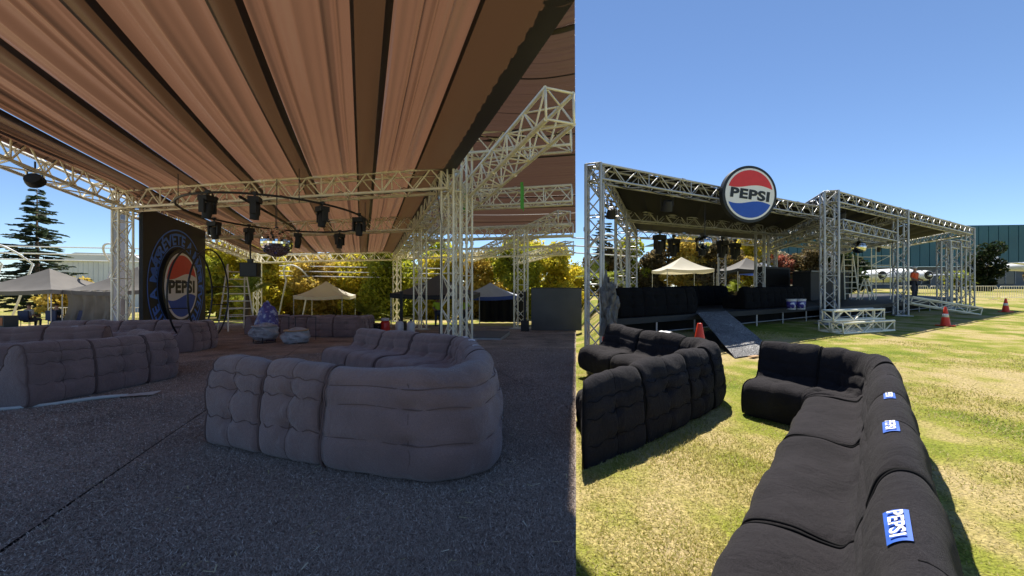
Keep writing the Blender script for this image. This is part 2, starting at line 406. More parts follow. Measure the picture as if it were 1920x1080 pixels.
# the taller canopy on the right: its own tower, cross beams and three long sloping-away trusses
C_up = 1.22
def c_pt(x, y): return (x, y, A_roof(y) + C_up)
tw2 = (rx(11.9)+0.55, 11.9)
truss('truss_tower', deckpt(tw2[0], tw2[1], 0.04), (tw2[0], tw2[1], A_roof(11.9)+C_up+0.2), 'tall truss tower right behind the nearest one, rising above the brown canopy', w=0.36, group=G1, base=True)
def cbeam(y, lab, up=C_up, x0=None):
    x0 = rx(y)+0.5 if x0 is None else x0
    x1 = (y - 0.19*0)/6.0
    # cross beams keep the pavilion's cross direction
    yy1 = y - 0.19*(x1-x0); x1 = yy1/6.0 - 0.15
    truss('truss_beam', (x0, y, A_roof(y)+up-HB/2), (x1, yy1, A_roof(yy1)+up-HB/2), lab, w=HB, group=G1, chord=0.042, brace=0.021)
cbeam(11.9, 'high cross beam at upper right under the pleated black roof')
cbeam(15.0, 'cross beam with green straps at right, second behind the high one', 0.35)
cbeam(21.0, 'lower cross beam at right in front of the far roof strips', 0.1)
cbeam(27.5, 'farthest cross beam at right above the blue tent', -0.1)
def lbeam(x, y0, y1, lab, dz=0.0):
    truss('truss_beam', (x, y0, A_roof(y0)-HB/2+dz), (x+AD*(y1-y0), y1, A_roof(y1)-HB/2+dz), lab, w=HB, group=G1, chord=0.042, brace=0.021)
lbeam(0.88, 7.05, 28.5, 'long bright truss running diagonally from the upper right down past the near tower')
lbeam(2.20, 16.2, 30.0, 'middle long truss at right below the diagonal one')
lbeam(3.60, 24.0, 33.0, 'lowest long truss at right near the far tower')
truss('truss_tower', deckpt(0.42, 18.0, 0.04), (0.42, 18.0, A_roof(18.0)-0.5), 'truss tower beside the dark board at right', w=0.5, group=G1, base=True)
for (x, y) in ((0.35, 13.7), (-1.75, 14.2)):
    m = MB(); z0 = A_roof(y)+0.30
    m.box((x, y, z0-0.35), (0.10, 0.02, 0.95)); m.box((x+0.06, y+0.03, z0-0.45), (0.03, 0.02, 0.9))
    tag(m.build('sling', 'green_strap'), 'green lifting strap tied round the trusses at %s' % ('far right' if x > 0 else 'the tall tower side'), 'strap')

def cable(pts, label, r=0.012):
    m = MB(); out = []
    for a, b in zip(pts[:-1], pts[1:]):
        a, b = Vector(a), Vector(b)
        for k in range(8):
            t = k/8; out.append(a.lerp(b, t) - V(0, 0, 0.10*4*t*(1-t)))
    out.append(Vector(pts[-1])); m.path(out, r, 5); tag(m.build('power_cable', 'black_matte', None, True), label, 'cable', 'cables tied along the trusses')
fb_ = [V(*beam_pt(TL[0]+(TR[0]-TL[0])*t, TL[1]+(TR[1]-TL[1])*t, -0.24+0.05*math.sin(t*37))) + V(0, -0.25, 0) for t in np.linspace(0.03, 0.97, 12)]
cable(fb_, 'black cable looped along the bottom of the front cross beam')
cable([fb_[-1], V(TR[0]-0.22, TR[1]-0.24, 3.4), V(TR[0]-0.24, TR[1]-0.22, 1.7), V(TR[0]-0.3, TR[1]-0.3, deckz(TR[1])+0.03)], 'black cable running down the nearest truss tower')
cable([V(*beam_pt(lx(y)+0.25, y, -0.22)) for y in (5.5, 7.0, 8.6, 10.2, 11.8, 13.3)], 'black cable looped along the upper left side truss')
fB = [V(2.02+10.3*t-0.1, 9.4+5.5*t-0.22, 4.22) for t in np.linspace(0.05, 0.95, 10)]
cable(fB, 'black cable looped along the front beam of the outdoor stage')
# ------------------------------------------------------------------ fabric roofs
def wob(x, s): return math.sin(x*1.7+s)*0.5 + math.sin(x*3.1+s*2.3)*0.3 + math.sin(x*5.3+s*0.7)*0.2
roofA = empty('canopy_roof', (0, 0, 0), 'brown pleated fabric canopy with dark flat bands over the carpet', 'canopy')
def panel_A(o0, o1, name, matn, y0, y1, seed, amp, dz, nu=56, nv=46, folds=7):
    m = MB()
    def P(i, j):
        t = i/(nu-1); o = o0+(o1-o0)*t; y = y0+(y1-y0)*j/(nv-1)
        x = o + AD*y
        bay = [3.0, 12.4, 18.5, 29.9]; sag = 0
        for q in range(3):
            if bay[q] <= y <= bay[q+1]: sag = math.sin(math.pi*(y-bay[q])/(bay[q+1]-bay[q]))
        ph = t*folds*2*math.pi + seed*3 + 0.5*math.sin(y*0.23+seed)
        tw = t + 0.05*math.sin(t*9+seed*2) + 0.012*math.sin(y*0.5+seed+t*5)
        ph = tw*folds*2*math.pi + seed*3
        env = 0.35 + 0.9*abs(math.sin(t*4.3+seed*1.7+y*0.05))
        fold = ((abs(math.sin(ph*0.5))**0.7-0.6)*1.3 + math.sin(ph*0.37+seed*1.9)*0.8 + math.sin(ph*2.1+y*0.25)*0.12)*amp*env + 0.03*math.sin(y*0.8+seed*3+t*2)*math.sin(t*5+seed)
        edge = min(1, min(t, 1-t)*7)
        z = A_roof(y) + 0.06 + dz - 0.16*sag*(0.4+0.6*math.sin(math.pi*t)) + fold*edge*(0.45+0.55*sag)
        return (x, y, z)
    m.grid(P, nu, nv); m.build(name, matn, roofA, True)
# offsets measured at y = 0 (x = o + AD*y); flat dark bands with wide pleated panels between
o_at5 = lambda x: x - AD*4.96
bands = [(-9.62, -9.1), (-7.72, -7.2), (-5.82, -5.34), (-3.95, -3.46), (-2.10, -1.53), (-0.42, 0.50)]
right_o = rx(0.0) + 0.12; left_o = lx(0.0) - 0.1
cur = left_o
for i, (a, b) in enumerate(bands):
    a, b = o_at5(a), o_at5(b)
    if i == 5: b = right_o
    panel_A(cur, a+0.08, 'pleated_panel', 'cloth_brown', 3.2, 29.6, i*1.37+0.4, (0.075, 0.07, 0.055, 0.06, 0.07, 0.085)[i], 0.0, nu=80, folds=(8, 7, 5, 4, 5, 5)[i])
    panel_A(a, b, 'flat_band', 'cloth_band', 3.2, 29.7, i*2.1, 0.012, -0.06 if i < 5 else -0.05, nu=14, folds=1)
    cur = b-0.08
roofC = empty('canopy_roof', (0, 0, 0), 'higher dark roof with crosswise pleats at the upper right of the carpet', 'canopy')
def c_right(y): return y/6.0 - 0.02 + 0.0
def panel_C(y0, y1, seed, up, matn='cloth_black', nu=50, nv=18, folds=6, left=None):
    m = MB()
    def P(i, j):
        t = i/(nu-1); y = y0+(y1-y0)*t
        a = (rx(y)+0.15) if left is None else left; b = c_right(y)
        x = a+(b-a)*j/(nv-1); yy = y - 0.10*(x-a)*0
        ph = t*folds*2*math.pi+seed
        z = A_roof(y) + up + 0.05 + 0.05*(seed % 3.8 > 1) + 0.055*math.sin(ph) + 0.03*math.sin(ph*2.3+seed) - 0.12*math.sin(math.pi*j/(nv-1))
        return (x, yy, z)
    m.grid(P, nu, nv, flip=True); m.build('pleated_panel', matn, roofC, True)
mat('cloth_dark_brown', (0.035, 0.027, 0.025), 0.45, bump=0.15, bscale=260, trans=(0.3, (0.09, 0.05, 0.037)), var=0.15, scale=0.8)
yc = 2.8; k = 0
for w in (1.4, 1.45, 1.5, 1.5, 1.5, 1.6, 1.6, 1.6, 1.7, 1.7, 1.8, 1.8, 1.9, 2.0, 2.2):
    panel_C(yc, yc+w+0.07, k*1.9, C_up, 'cloth_dark_brown', folds=5); yc += w; k += 1

# ------------------------------------------------------------------ sofas
PROF = [(0.05, 0.0), (0.0, 0.05), (-0.015, 0.20), (0.0, 0.40), (0.03, 0.58), (0.085, 0.685), (0.17, 0.70), (0.245, 0.655), (0.29, 0.56), (0.325, 0.46), (0.37, 0.405),
        (0.45, 0.395), (0.60, 0.405), (0.74, 0.395), (0.83, 0.35), (0.865, 0.25), (0.86, 0.12), (0.83, 0.02), (0.78, 0.0)]
def catmull(pts, per):
    out = []; n = len(pts)
    for i in range(n-1):
        p0 = pts[max(i-1, 0)]; p1 = pts[i]; p2 = pts[i+1]; p3 = pts[min(i+2, n-1)]
        for k in range(per):
            t = k/per
            out.append(tuple(0.5*((2*p1[c]) + (-p0[c]+p2[c])*t + (2*p0[c]-5*p1[c]+4*p2[c]-p3[c])*t*t + (-p0[c]+3*p1[c]-3*p2[c]+p3[c])*t**3) for c in (0, 1)))
    out.append(pts[-1]); return out
PER = 8
PR = catmull(PROF, PER); NP = len(PR); SPLIT = 10*PER
PN = []
for i in range(NP):
    a = PR[max(i-1, 0)]; b = PR[min(i+1, NP-1)]; dx, dz = b[0]-a[0], b[1]-a[1]; L_ = math.hypot(dx, dz) or 1
    PN.append((-dz/L_, dx/L_))
SD = 0.87
def gauss(x, s): return math.exp(-(x/s)**2)
def sofa(name, label, start, heading, mods, zfun, fabric, piping, patch=None, n0=None, group=None, height=1.0, patches=(), back=1.0, depth=1.0):
    """start = outer back corner, heading in degrees, seats on the left of the heading; mods = ('S',w) or ('C',angle)"""
    x, y = start; hd = R(heading); DP = SD*depth
    root = empty(name, (x, y, zfun(y)), label, 'sofa', group)
    for mi, md in enumerate(mods):
        h = V(math.cos(hd), math.sin(hd)); n = V(-h.y, h.x)
        if md[0] == 'S':
            w = md[1]; o0 = V(x, y); o1 = o0 + h*w; na = n; nb = n
            if mi == 0 and n0 is not None: na = V(*n0)
            outer = lambda u, o0=o0, o1=o1: o0.lerp(o1, u)
            i0 = o0+na*DP; i1 = o1+nb*DP
            inner = lambda u, i0=i0, i1=i1: i0.lerp(i1, u)
            nu = 31; wid = w; cols = 1; nx, ny, nhd = o1.x, o1.y, hd
        else:
            ang = R(md[1]); P_ = V(x, y)+n*DP; hd2 = hd+ang; h2 = V(math.cos(hd2), math.sin(hd2)); n2 = V(-h2.y, h2.x)
            o0 = V(x, y); o1 = P_ - n2*DP; tl = DP*math.tan(ang/2); c = o0 + h*tl
            def outer(u, o0=o0, o1=o1, c=c):
                s = u*u*(3-2*u)*0.35+u*0.65; wv = 1.5
                b0, b1, b2 = (1-s)**2, 2*s*(1-s)*wv, s*s
                return (o0*b0+c*b1+o1*b2)/(b0+b1+b2)
            inner = lambda u, P_=P_, h=h, h2=h2: P_ + (h*-0.03).lerp(h2*0.03, u)
            nu = 55; wid = SD*ang*1.15; cols = 2; nx, ny, nhd = o1.x, o1.y, hd2
        seed = (mi*7.3 + x*3.1 + y*1.7) % 10
        def S(u, k, off=0.0, outer=outer, inner=inner, cols=cols, wid=wid, seed=seed):
            """surface point at u along the module and fractional profile index k"""
            k0 = min(int(k), NP-2); f = k-k0
            d = PR[k0][0]*(1-f)+PR[k0+1][0]*f; z = PR[k0][1]*(1-f)+PR[k0+1][1]*f
            if z > 0.4: z = 0.4+(z-0.4)*back
            nd = PN[k0][0]*(1-f)+PN[k0+1][0]*f; nz = PN[k0][1]*(1-f)+PN[k0+1][1]*f
            e = min(u, 1-u)*wid
            puff = -0.030*gauss(e, 0.022) - 0.010*gauss(e, 0.10) + 0.010
            if k < SPLIT:
                z_ = z
                for c in range(cols):
                    uc = (c+0.5)/cols; du = (u-uc)*wid
                    puff -= 0.008*gauss(du, 0.025)
                    for zc in (0.25, 0.47):
                        if k < 6*PER: rr_ = math.hypot(du, z_-zc); puff += 0.0045*math.cos(7*math.atan2(z_-zc, du)+seed)*gauss(rr_-0.09, 0.06)
                    for zc in (0.25, 0.47):
                        puff -= 0.038*gauss(math.hypot(du, (z_-zc)*1.1), 0.06) if k < 6*PER or zc > 0.45 else 0
                for zc in (0.25, 0.47, 0.60): puff -= 0.015*gauss(z_-zc-0.012*math.sin(u*6.28*cols+seed), 0.018)
            else:
                for c in range(cols):
                    du = (u-(c+0.5)/cols)*wid
                    puff -= 0.006*gauss(du, 0.03) + 0.018*gauss(math.hypot(du, d-0.62), 0.07)
            puff += 0.011*math.sin(u*wid*9+seed+d*5)*math.sin(z*11+seed*2) + 0.004*math.sin(u*wid*23+seed)*math.sin(z*19+d*17)
            o = outer(u); i_ = inner(u); ln = (i_-o).length
            q = o.lerp(i_, (d+nd*(puff+off))/SD) if ln > 0 else o
            zz = max(z*height*(1+0.015*math.sin(seed+u*3)) + nz*(puff+off), 0.0)
            return V(q.x, q.y, zfun(q.y)+0.004+zz)
        def part(nm, ka, kb):
            m = MB(); ks = list(range(ka, kb+1))
            m.grid(lambda i, j: S(i/(nu-1), ks[j]), nu, len(ks), flip=True)
            for u in (0, 1):                      # puffed end cap
                ring = [S(u, kk) for kk in ks]
                ob, ib = outer(u), inner(u); fb = ob.lerp(ib, 0.37/SD); low = V(fb.x, fb.y, zfun(fb.y)+0.004)
                ring = ring + [low] if ka == 0 else [low] + ring
                cen = sum(ring, V(0, 0, 0))/len(ring)
                hdir = (outer(1)-outer(0.97)).normalized() if u else (outer(0)-outer(0.03)).normalized()
                base = len(m.v); vs_ = list(ring); fs_ = []
                nk = len(ring)
                for s_, b_ in ((0.72, 0.012), (0.35, 0.018)):
                    vs_ += [cen+(p-cen)*s_ + V(hdir.x, hdir.y, 0)*b_ for p in ring]
                vs_.append(cen+V(hdir.x, hdir.y, 0)*0.02)
                for r_ in range(2):
                    for q_ in range(nk):
                        a_, b_ = r_*nk+q_, r_*nk+(q_+1) % nk
                        f_ = (a_, b_, b_+nk, a_+nk); fs_.append(f_ if u else f_[::-1])
                for q_ in range(nk):
                    f_ = (2*nk+q_, 2*nk+(q_+1) % nk, 3*nk); fs_.append(f_ if u else f_[::-1])
                m.add(vs_, fs_)
            return m.build(nm, fabric, root, True)
        bk = part('backrest', 0, SPLIT)
        part('seat', SPLIT, NP-1)
        for u in ((0.012, 0.988)):
            m = MB(); m.path([S(u, kk, 0.012) for kk in range(1, NP-2)], 0.007, 5)
            m.build('piping', piping, bk, True)
        for zc in (0.25, 0.47, 0.60):               # stitched lines across the back
            kc = min((k_ for k_ in range(0, 5*PER)), key=lambda k_: abs((PR[k_][1] if PR[k_][1] < 0.4 else 0.4+(PR[k_][1]-0.4)*back)-zc))
            m = MB(); m.path([S(0.02+0.96*i/26, kc+0.5*math.sin(i*0.9+seed), 0.0015) for i in range(27)], 0.0042, 4); m.build('stitching', piping, bk, True)
        for c in range(cols):
            m = MB(); m.path([S((c+0.5)/cols + 0.003*math.sin(kk), kk, 0.001) for kk in range(3, 6*PER, 2)], 0.003, 4); m.build('stitching', piping, bk, True)
        for (pm, u0, u1, ka, kb, txt, pmat) in patches:
            if pm != mi: continue
            m = MB(); m.grid(lambda i, j: S(u0+(u1-u0)*i/8, ka+(kb-ka)*j/8, 0.006), 9, 9, flip=True)
            pt = m.build('label_patch', pmat, bk, True)
            if txt:
                tv, tf = text_mesh(txt, 0.025)
                xs = [v[0] for v in tv]; ys_ = [v[1] for v in tv]; x0, x1, y0, y1 = min(xs), max(xs), min(ys_), max(ys_)
                m = MB()
                m.add([S(u1-(u1-u0)*(0.1+0.8*(v[0]-x0)/(x1-x0)), ka+(kb-ka)*(0.80-0.6*(v[1]-y0)/(y1-y0)), 0.014) for v in tv], tf)
                m.build('lettering', 'white_ink', bk)
        x, y, hd = nx, ny, nhd
    return root
def text_mesh(txt, bold=0.03, spacing=1.0):
    cu = bpy.data.curves.new('text', 'FONT'); cu.body = txt; cu.offset = bold; cu.space_character = spacing; cu.resolution_u = 4
    o = bpy.data.objects.new('text', cu); COL.objects.link(o)
    dg = bpy.context.evaluated_depsgraph_get(); me = bpy.data.meshes.new_from_object(o.evaluated_get(dg))
    v = [tuple(p.co) for p in me.vertices]; f = [tuple(p.vertices) for p in me.polygons]
    bpy.data.objects.remove(o); bpy.data.curves.remove(cu); bpy.data.meshes.remove(me)
    return v, f
GL = 'lounge sofas on the carpet'
S1 = ('S', 0.66)
TAGW = lambda mi: (mi, 0.40, 0.62, 5.2*PER, 6.0*PER, None, 'patch_white')
sofa('modular_sofa', 'large U-shaped grey-brown tufted sofa in the middle foreground, back to the viewer', (-2.52, 3.14), -21.5,
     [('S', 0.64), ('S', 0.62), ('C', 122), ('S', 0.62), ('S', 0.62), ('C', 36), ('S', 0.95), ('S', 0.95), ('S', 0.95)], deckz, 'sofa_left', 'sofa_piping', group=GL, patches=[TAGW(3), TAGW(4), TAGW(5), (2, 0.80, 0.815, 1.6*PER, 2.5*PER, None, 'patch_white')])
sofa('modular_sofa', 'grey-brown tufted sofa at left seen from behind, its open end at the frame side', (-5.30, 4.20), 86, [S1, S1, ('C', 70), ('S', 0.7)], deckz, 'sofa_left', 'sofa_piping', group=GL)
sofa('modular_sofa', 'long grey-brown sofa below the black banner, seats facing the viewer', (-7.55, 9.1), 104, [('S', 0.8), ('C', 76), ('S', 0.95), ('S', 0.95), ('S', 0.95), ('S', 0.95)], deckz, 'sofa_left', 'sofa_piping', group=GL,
     patches=[TAGW(0), TAGW(2), TAGW(4)])
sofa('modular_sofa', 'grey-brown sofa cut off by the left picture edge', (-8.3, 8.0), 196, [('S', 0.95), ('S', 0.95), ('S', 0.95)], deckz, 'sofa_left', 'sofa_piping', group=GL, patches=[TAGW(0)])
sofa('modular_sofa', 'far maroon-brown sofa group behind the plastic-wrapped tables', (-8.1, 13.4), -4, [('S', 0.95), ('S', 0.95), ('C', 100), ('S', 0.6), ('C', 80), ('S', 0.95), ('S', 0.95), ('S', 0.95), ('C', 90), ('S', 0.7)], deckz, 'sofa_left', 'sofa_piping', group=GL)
GR = 'black sofas on the lawn'
sofa('modular_sofa', 'black tufted sofa on the lawn seen from behind, left of the carpet ramp', (0.56, 3.02), 41, [('S', 0.95), ('S', 0.95), ('S', 0.62), ('C', 74), ('S', 0.85), ('S', 0.85)], lawnz, 'sofa_right', 'sofa_piping_black', n0=(0.17, 0.985), group=GR, back=1.2,
     patches=[(4, 0.3, 0.55, 5.4*PER, 6.2*PER, None, 'patch_white')])
# the near one is laid out from its far open end towards the viewer, seats on the right of that walk -> walk it from the near end instead
sofa('modular_sofa', 'black sofa with blue label patches at the lower right, curving away over the dry lawn', (0.76, 0.47), 47.0, [('S', 1.4), ('S', 1.4), ('S', 1.4), ('C', 80), ('S', 0.62)], lawnz, 'sofa_right', 'sofa_piping_black', group=GR, back=1.4, depth=0.86,
     patches=[(0, 0.56, 0.70, 5.9*PER, 6.7*PER, 'PEPSI', 'patch_blue'), (1, 0.34, 0.47, 5.7*PER, 6.5*PER, 'PEPSI', 'patch_blue'), (1, 0.82, 0.95, 5.6*PER, 6.3*PER, 'PEPSI', 'patch_blue')])

# ------------------------------------------------------------------ round signs and the banner
def sign_disc(name, label, c, rad, Mx, thick, cat='sign', group=None):
    """disc in the local xz plane facing local -y; Mx rotates local to world"""
    c = Vector(c); root = empty(name, tuple(c), label, cat, group)
    def w(x, z, y): return c + Mx @ V(x, y, z)
    def disc(r, y0, y1, nm, mt, n=72):
        m = MB(); m.prism([w(r*math.cos(2*math.pi*i/n), r*math.sin(2*math.pi*i/n), y0) for i in range(n)], Mx @ V(0, y1-y0, 0)); m.build(nm, mt, root)
    disc(rad, 0, thick, 'rim', 'sign_black'); disc(rad*0.905, -0.012, 0, 'face', 'sign_white')
    ri = rad*0.84
    def wave_t(x): t = x/ri; return ri*(0.30 + 0.11*math.sin(t*2.6+0.5) - 0.02*t)
    def wave_b(x): t = x/ri; return ri*(-0.36 + 0.10*math.sin(t*2.9+0.2))
    for nm, mt, sgn, wf in (('red_field', 'sign_red', 1, wave_t), ('blue_field', 'sign_blue', -1, wave_b)):
        a0 = -1.0
        xs = [x for x in np.linspace(-ri, ri, 400) if math.sqrt(max(ri*ri-x*x, 0)) >= wf(x)*sgn]
        xa, xb = xs[0], xs[-1]; N = 40; m = MB()
        top = [(xa+(xb-xa)*i/N) for i in range(N+1)]
        def P(i, j): x = top[i]; e = math.sqrt(max(ri*ri-x*x, 0))*sgn; q = wf(x); return w(x, q+(e-q)*j/4, -0.016)
        m.grid(P, N+1, 5, flip=(sgn > 0)); m.build(nm, mt, root)
    tv, tf = text_mesh('PEPSI', 0.045, 1.08)
    xs = [v[0] for v in tv]; zs = [v[1] for v in tv]; x0, x1, z0, z1 = min(xs), max(xs), min(zs), max(zs)
    m = MB(); W2 = ri*1.72; H2 = ri*0.43
    m.add([w((v[0]-x0)/(x1-x0)*W2-W2/2, (v[1]-z0)/(z1-z0)*H2-H2/2-ri*0.02, -0.020) for v in tv], tf)
    m.build('lettering', 'sign_black', root)
    return root
# banner along the left side of the pavilion
bA, bB = V(-13.55, 14.1, 0), V(-15.25, 19.1, 0); bd = (bB-bA).normalized(); bn = V(bd.y, -bd.x, 0)   # bn faces the carpet
zb0 = deckz(16.5)+0.05; zb1 = 4.62
ban = empty('banner', (bA.x, bA.y, zb0), 'tall black banner panel with a blue ring of lettering at left', 'banner')
m = MB(); m.prism([bA+V(0, 0, zb0), bB+V(0, 0, zb0), bB+V(0, 0, zb1-0.2), bA+V(0, 0, zb1)], -bn*0.12); m.build('panel', 'banner_cloth', ban)
bc = bA.lerp(bB, 0.50)+V(0, 0, 1.68); Mb = Matrix((bd, -bn, V(0, 0, 1))).transposed()
def bw(x, z, y): return bc + Mb @ V(x, y, z)
def annulus(r0, r1, y, nm, mt, n=96):
    m = MB(); m.grid(lambda i, j: bw((r0, r1)[j]*math.cos(2*math.pi*i/n), (r0, r1)[j]*math.sin(2*math.pi*i/n), y), n+1, 2, flip=False); m.build(nm, mt, ban)
annulus(2.36, 2.42, -0.012, 'ring_line', 'ring_blue'); annulus(1.70, 1.74, -0.012, 'ring_line', 'ring_blue')
def arc_text(txt, r, h, a_mid, stretch):
    tv, tf = text_mesh(txt, 0.035, 1.05); xs = [v[0] for v in tv]; x0, x1 = min(xs), max(xs)
    k = h/0.72; wd = (x1-x0)*k*stretch; m = MB()
    vs_ = []
    for v in tv:
        a = a_mid - ((v[0]-x0)/(x1-x0)-0.5)*wd/r; rr = r + v[1]*k
        vs_.append(bw(rr*math.cos(a), rr*math.sin(a), -0.014))
    m.add(vs_, tf); m.build('lettering', 'ring_blue', ban); return wd/r
for am in (90, 90-128, 90+128): arc_text('ATRÉVETE A MÁS', 1.80, 0.46, R(am), 0.98)
sign_disc('round_sign', 'round red, white and blue sign with a black rim on the black banner', bc + bn*0.11, 1.58, Mb, 0.10, group='round drink signs')
fr_dir = V(10.3, 5.5, 0).normalized()
Ms = Matrix.Rotation(R(4), 3, 'Z') @ Matrix.Rotation(R(7), 3, 'Y')
sign_disc('round_sign', 'round red, white and blue sign raised on the front beam of the outdoor stage', (6.86, 11.08, 4.31), 0.82, Ms, 0.16, group='round drink signs')

# ------------------------------------------------------------------ ring of stage lights and mirror balls
rc = V(-7.7, 12.9, 4.0); RR = 2.66
ring = empty('light_ring', tuple(rc), 'black circular pipe hung under the canopy carrying stage lights', 'light ring')
m = MB(); m.path([rc + V(RR*math.cos(t), RR*math.sin(t)*1.06, -SL*RR*math.sin(t)) for t in np.linspace(0, 2*math.pi, 65)[:-1]], 0.032, 8, closed=True); m.build('hoop', 'black_metal', ring, True)
m = MB(); m.tube(rc+V(-1.0, 2.4, 0.02), rc+V(0.4, -2.6, 0.05), 0.04, 6); m.build('cross_pipe', 'black_metal', ring, True)
for t in (0.6, 2.2, 3.8, 5.4):
    m = MB(); p = rc + V(RR*math.cos(t), RR*math.sin(t), 0); m.tube(p, (p.x, p.y, A_roof(p.y)-0.1), 0.012, 5); m.build('hanger', 'black_metal', ring)
def moving_head(p, label, aim=0.0, s=1.0, group='moving stage lights'):
    p = Vector(p); root = empty('stage_light', tuple(p), label, 'stage light', group)
    m = MB(); m.tube(p+V(0, 0, 0.06), p-V(0, 0, 0.10)*s, 0.03*s, 6); m.box(p+V(0, 0, 0.02), (0.12*s, 0.09*s, 0.10*s)); m.build('clamp', 'black_metal', root)
    m = MB(); m.box(p-V(0, 0, 0.19)*s, (0.40*s, 0.30*s, 0.17*s), aim); m.build('base_box', 'black_matte', root)
    ca, sa = math.cos(aim), math.sin(aim)
    for q in (-1, 1):
        m = MB(); m.box(p+V(q*0.20*ca*s, q*0.20*sa*s, -0.43*s), (0.06*s, 0.17*s, 0.40*s), aim); m.build('yoke_arm', 'black_matte', root)
    tilt = Matrix.Rotation(aim, 3, 'Z') @ Matrix.Rotation(R(14)*math.sin(p.x*5), 3, 'X')
    prof = [(0.02, 0.20), (0.10, 0.20), (0.135, 0.10), (0.14, -0.05), (0.12, -0.22), (0.125, -0.27), (0.11, -0.275), (0.02, -0.24)]
    m = MB(); m.lathe([(r*s, z*s) for r, z in prof], p-V(0, 0, 0.52)*s, 14, tilt); hdn = m.build('lamp_head', 'black_matte', root, True, 40)
    m = MB(); m.lathe([(0.1*s, -0.262*s), (0.05*s, -0.285*s), (0.004, -0.29*s)], p-V(0, 0, 0.52)*s, 14, tilt); m.build('lens', 'glass_dark', hdn, True)
    return root
desc = ['rightmost light on the ring', 'back right light on the ring', 'light behind the mirror ball on the ring', 'small back left light on the ring', 'lower of the pair at the ring left side', 'upper of the pair at the ring left side', 'biggest, front left light on the ring', 'front right light on the ring']
for d_, (px, py) in zip(desc, ((673, 405), (637, 430), (558, 432), (468, 432), (401, 415), (389, 383), (478, 366), (605, 372))):
    tx = (px-960)/720.0           # find the ring angle that stands at this bearing
    best = min(((abs((rc.x+RR*math.cos(t))/(rc.y+RR*1.06*math.sin(t)) - tx) + (0.02 if (math.sin(t) > 0) != (py > 405) else 0), t) for t in np.linspace(0, 6.283, 400)))[1]
    p = rc + V(RR*math.cos(best), RR*1.06*math.sin(best), -SL*RR*math.sin(best))
    moving_head(p, 'black moving-head stage light, ' + d_, best, 0.86)
def mirror_ball(c, r, label, top):
    c = Vector(c); root = empty('mirror_ball', tuple(c), label, 'mirror ball', 'mirror balls')
    m = MB(); nl = 20
    core = [(r*0.985*math.sin(math.pi*i/24), -r*0.985*math.cos(math.pi*i/24)) for i in range(25)]
    m.lathe([(max(a, 0.001), b) for a, b in core], c, 28); m.build('core', 'black_matte', root, True)
    m = MB()
    for i in range(nl):
        a0, a1 = math.pi*(i+0.06)/nl, math.pi*(i+0.94)/nl; am = (a0+a1)/2
        n = max(4, int(2*nl*math.sin(am)))
        for k in range(n):
            b0, b1 = 2*math.pi*(k+0.05)/n, 2*math.pi*(k+0.95)/n; bm = (b0+b1)/2
            ctr = V(math.sin(am)*math.cos(bm), math.sin(am)*math.sin(bm), math.cos(am))
            jit = V(random.gauss(0, .03), random.gauss(0, .03), random.gauss(0, .03)); nn = (ctr+jit).normalized()
            q = []
            for aa, bb in ((a0, b0), (a1, b0), (a1, b1), (a0, b1)):
                v = V(math.sin(aa)*math.cos(bb), math.sin(aa)*math.sin(bb), math.cos(aa))
                v = v - nn*((v-ctr).dot(nn)); q.append(c+v*r)
            m.quad(*q)
    o = m.build('mirror_tiles', 'mirror', root); o['kind'] = 'stuff'
    m = MB(); m.tube(c+V(0, 0, r*0.97), (c.x, c.y, top), 0.012, 5); m.tube(c+V(0, 0, r*0.95), c+V(0, 0, r*1.1), 0.05, 8); m.build('hanging_rod', 'black_metal', root)
mirror_ball((-7.35, 12.0, 3.02), 0.45, 'large mirror ball hanging in the middle of the ring of lights', 5.0)

# ------------------------------------------------------------------ hoop backdrop frame by the banner
hc_ = V(-8.75, 10.5, 1.42); hroot = empty('hoop_frame', (-8.75, 10.5, deckz(10.5)), 'thin black metal hoop frame with rungs standing in front of the banner', 'hoop frame')
hd_ = V(-0.30, 0.95, 0).normalized(); hn = V(0.95, 0.30, 0)
for k, off in enumerate((0.0, 0.42)):
    m = MB(); m.path([hc_ + hn*off + hd_*(1.24*math.cos(t)) + V(0, 0, 1.24*math.sin(t)) for t in np.linspace(0, 2*math.pi, 57)[:-1]], 0.022, 7, closed=True); m.build('hoop', 'black_metal', hroot, True)
for a in (-70, -40, -15, 10, 195, 220, 165):
    p = hc_ + hd_*(1.24*math.cos(R(a))) + V(0, 0, 1.24*math.sin(R(a))); m = MB(); m.tube(p, p+hn*0.42, 0.014, 6); m.build('rung', 'black_metal', hroot)
for q in (-1, 1):
    p = hc_ + hd_*(0.75*q) + V(0, 0, -0.98); m = MB(); m.tube((p.x, p.y, deckz(p.y)), p, 0.02, 6); m.build('foot', 'black_metal', hroot)

# ------------------------------------------------------------------ the outdoor stage pavilion on the lawn
FD = V(10.3, 5.5, 0).normalized(); BD = V(0.404, 1, 0).normalized()
P0 = V(2.02, 9.4, 0); P1 = V(12.3, 14.9, 0)
ZB = 4.6
G2 = 'trusses of the outdoor stage pavilion'
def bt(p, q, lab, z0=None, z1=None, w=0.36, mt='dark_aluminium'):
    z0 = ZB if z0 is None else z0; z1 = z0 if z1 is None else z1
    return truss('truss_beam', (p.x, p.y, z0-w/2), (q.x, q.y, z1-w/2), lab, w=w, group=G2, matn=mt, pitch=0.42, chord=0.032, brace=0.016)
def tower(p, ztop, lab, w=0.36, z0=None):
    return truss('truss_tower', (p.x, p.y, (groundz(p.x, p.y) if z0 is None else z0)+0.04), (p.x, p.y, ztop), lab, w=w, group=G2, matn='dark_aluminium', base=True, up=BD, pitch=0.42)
B0 = P0 + BD*5.93; B1 = P1 + BD*5.0; Bb0 = P0+BD*11.5; Bb1 = P1+BD*10
bt(P0, P1, 'front truss beam of the outdoor stage carrying the round sign')
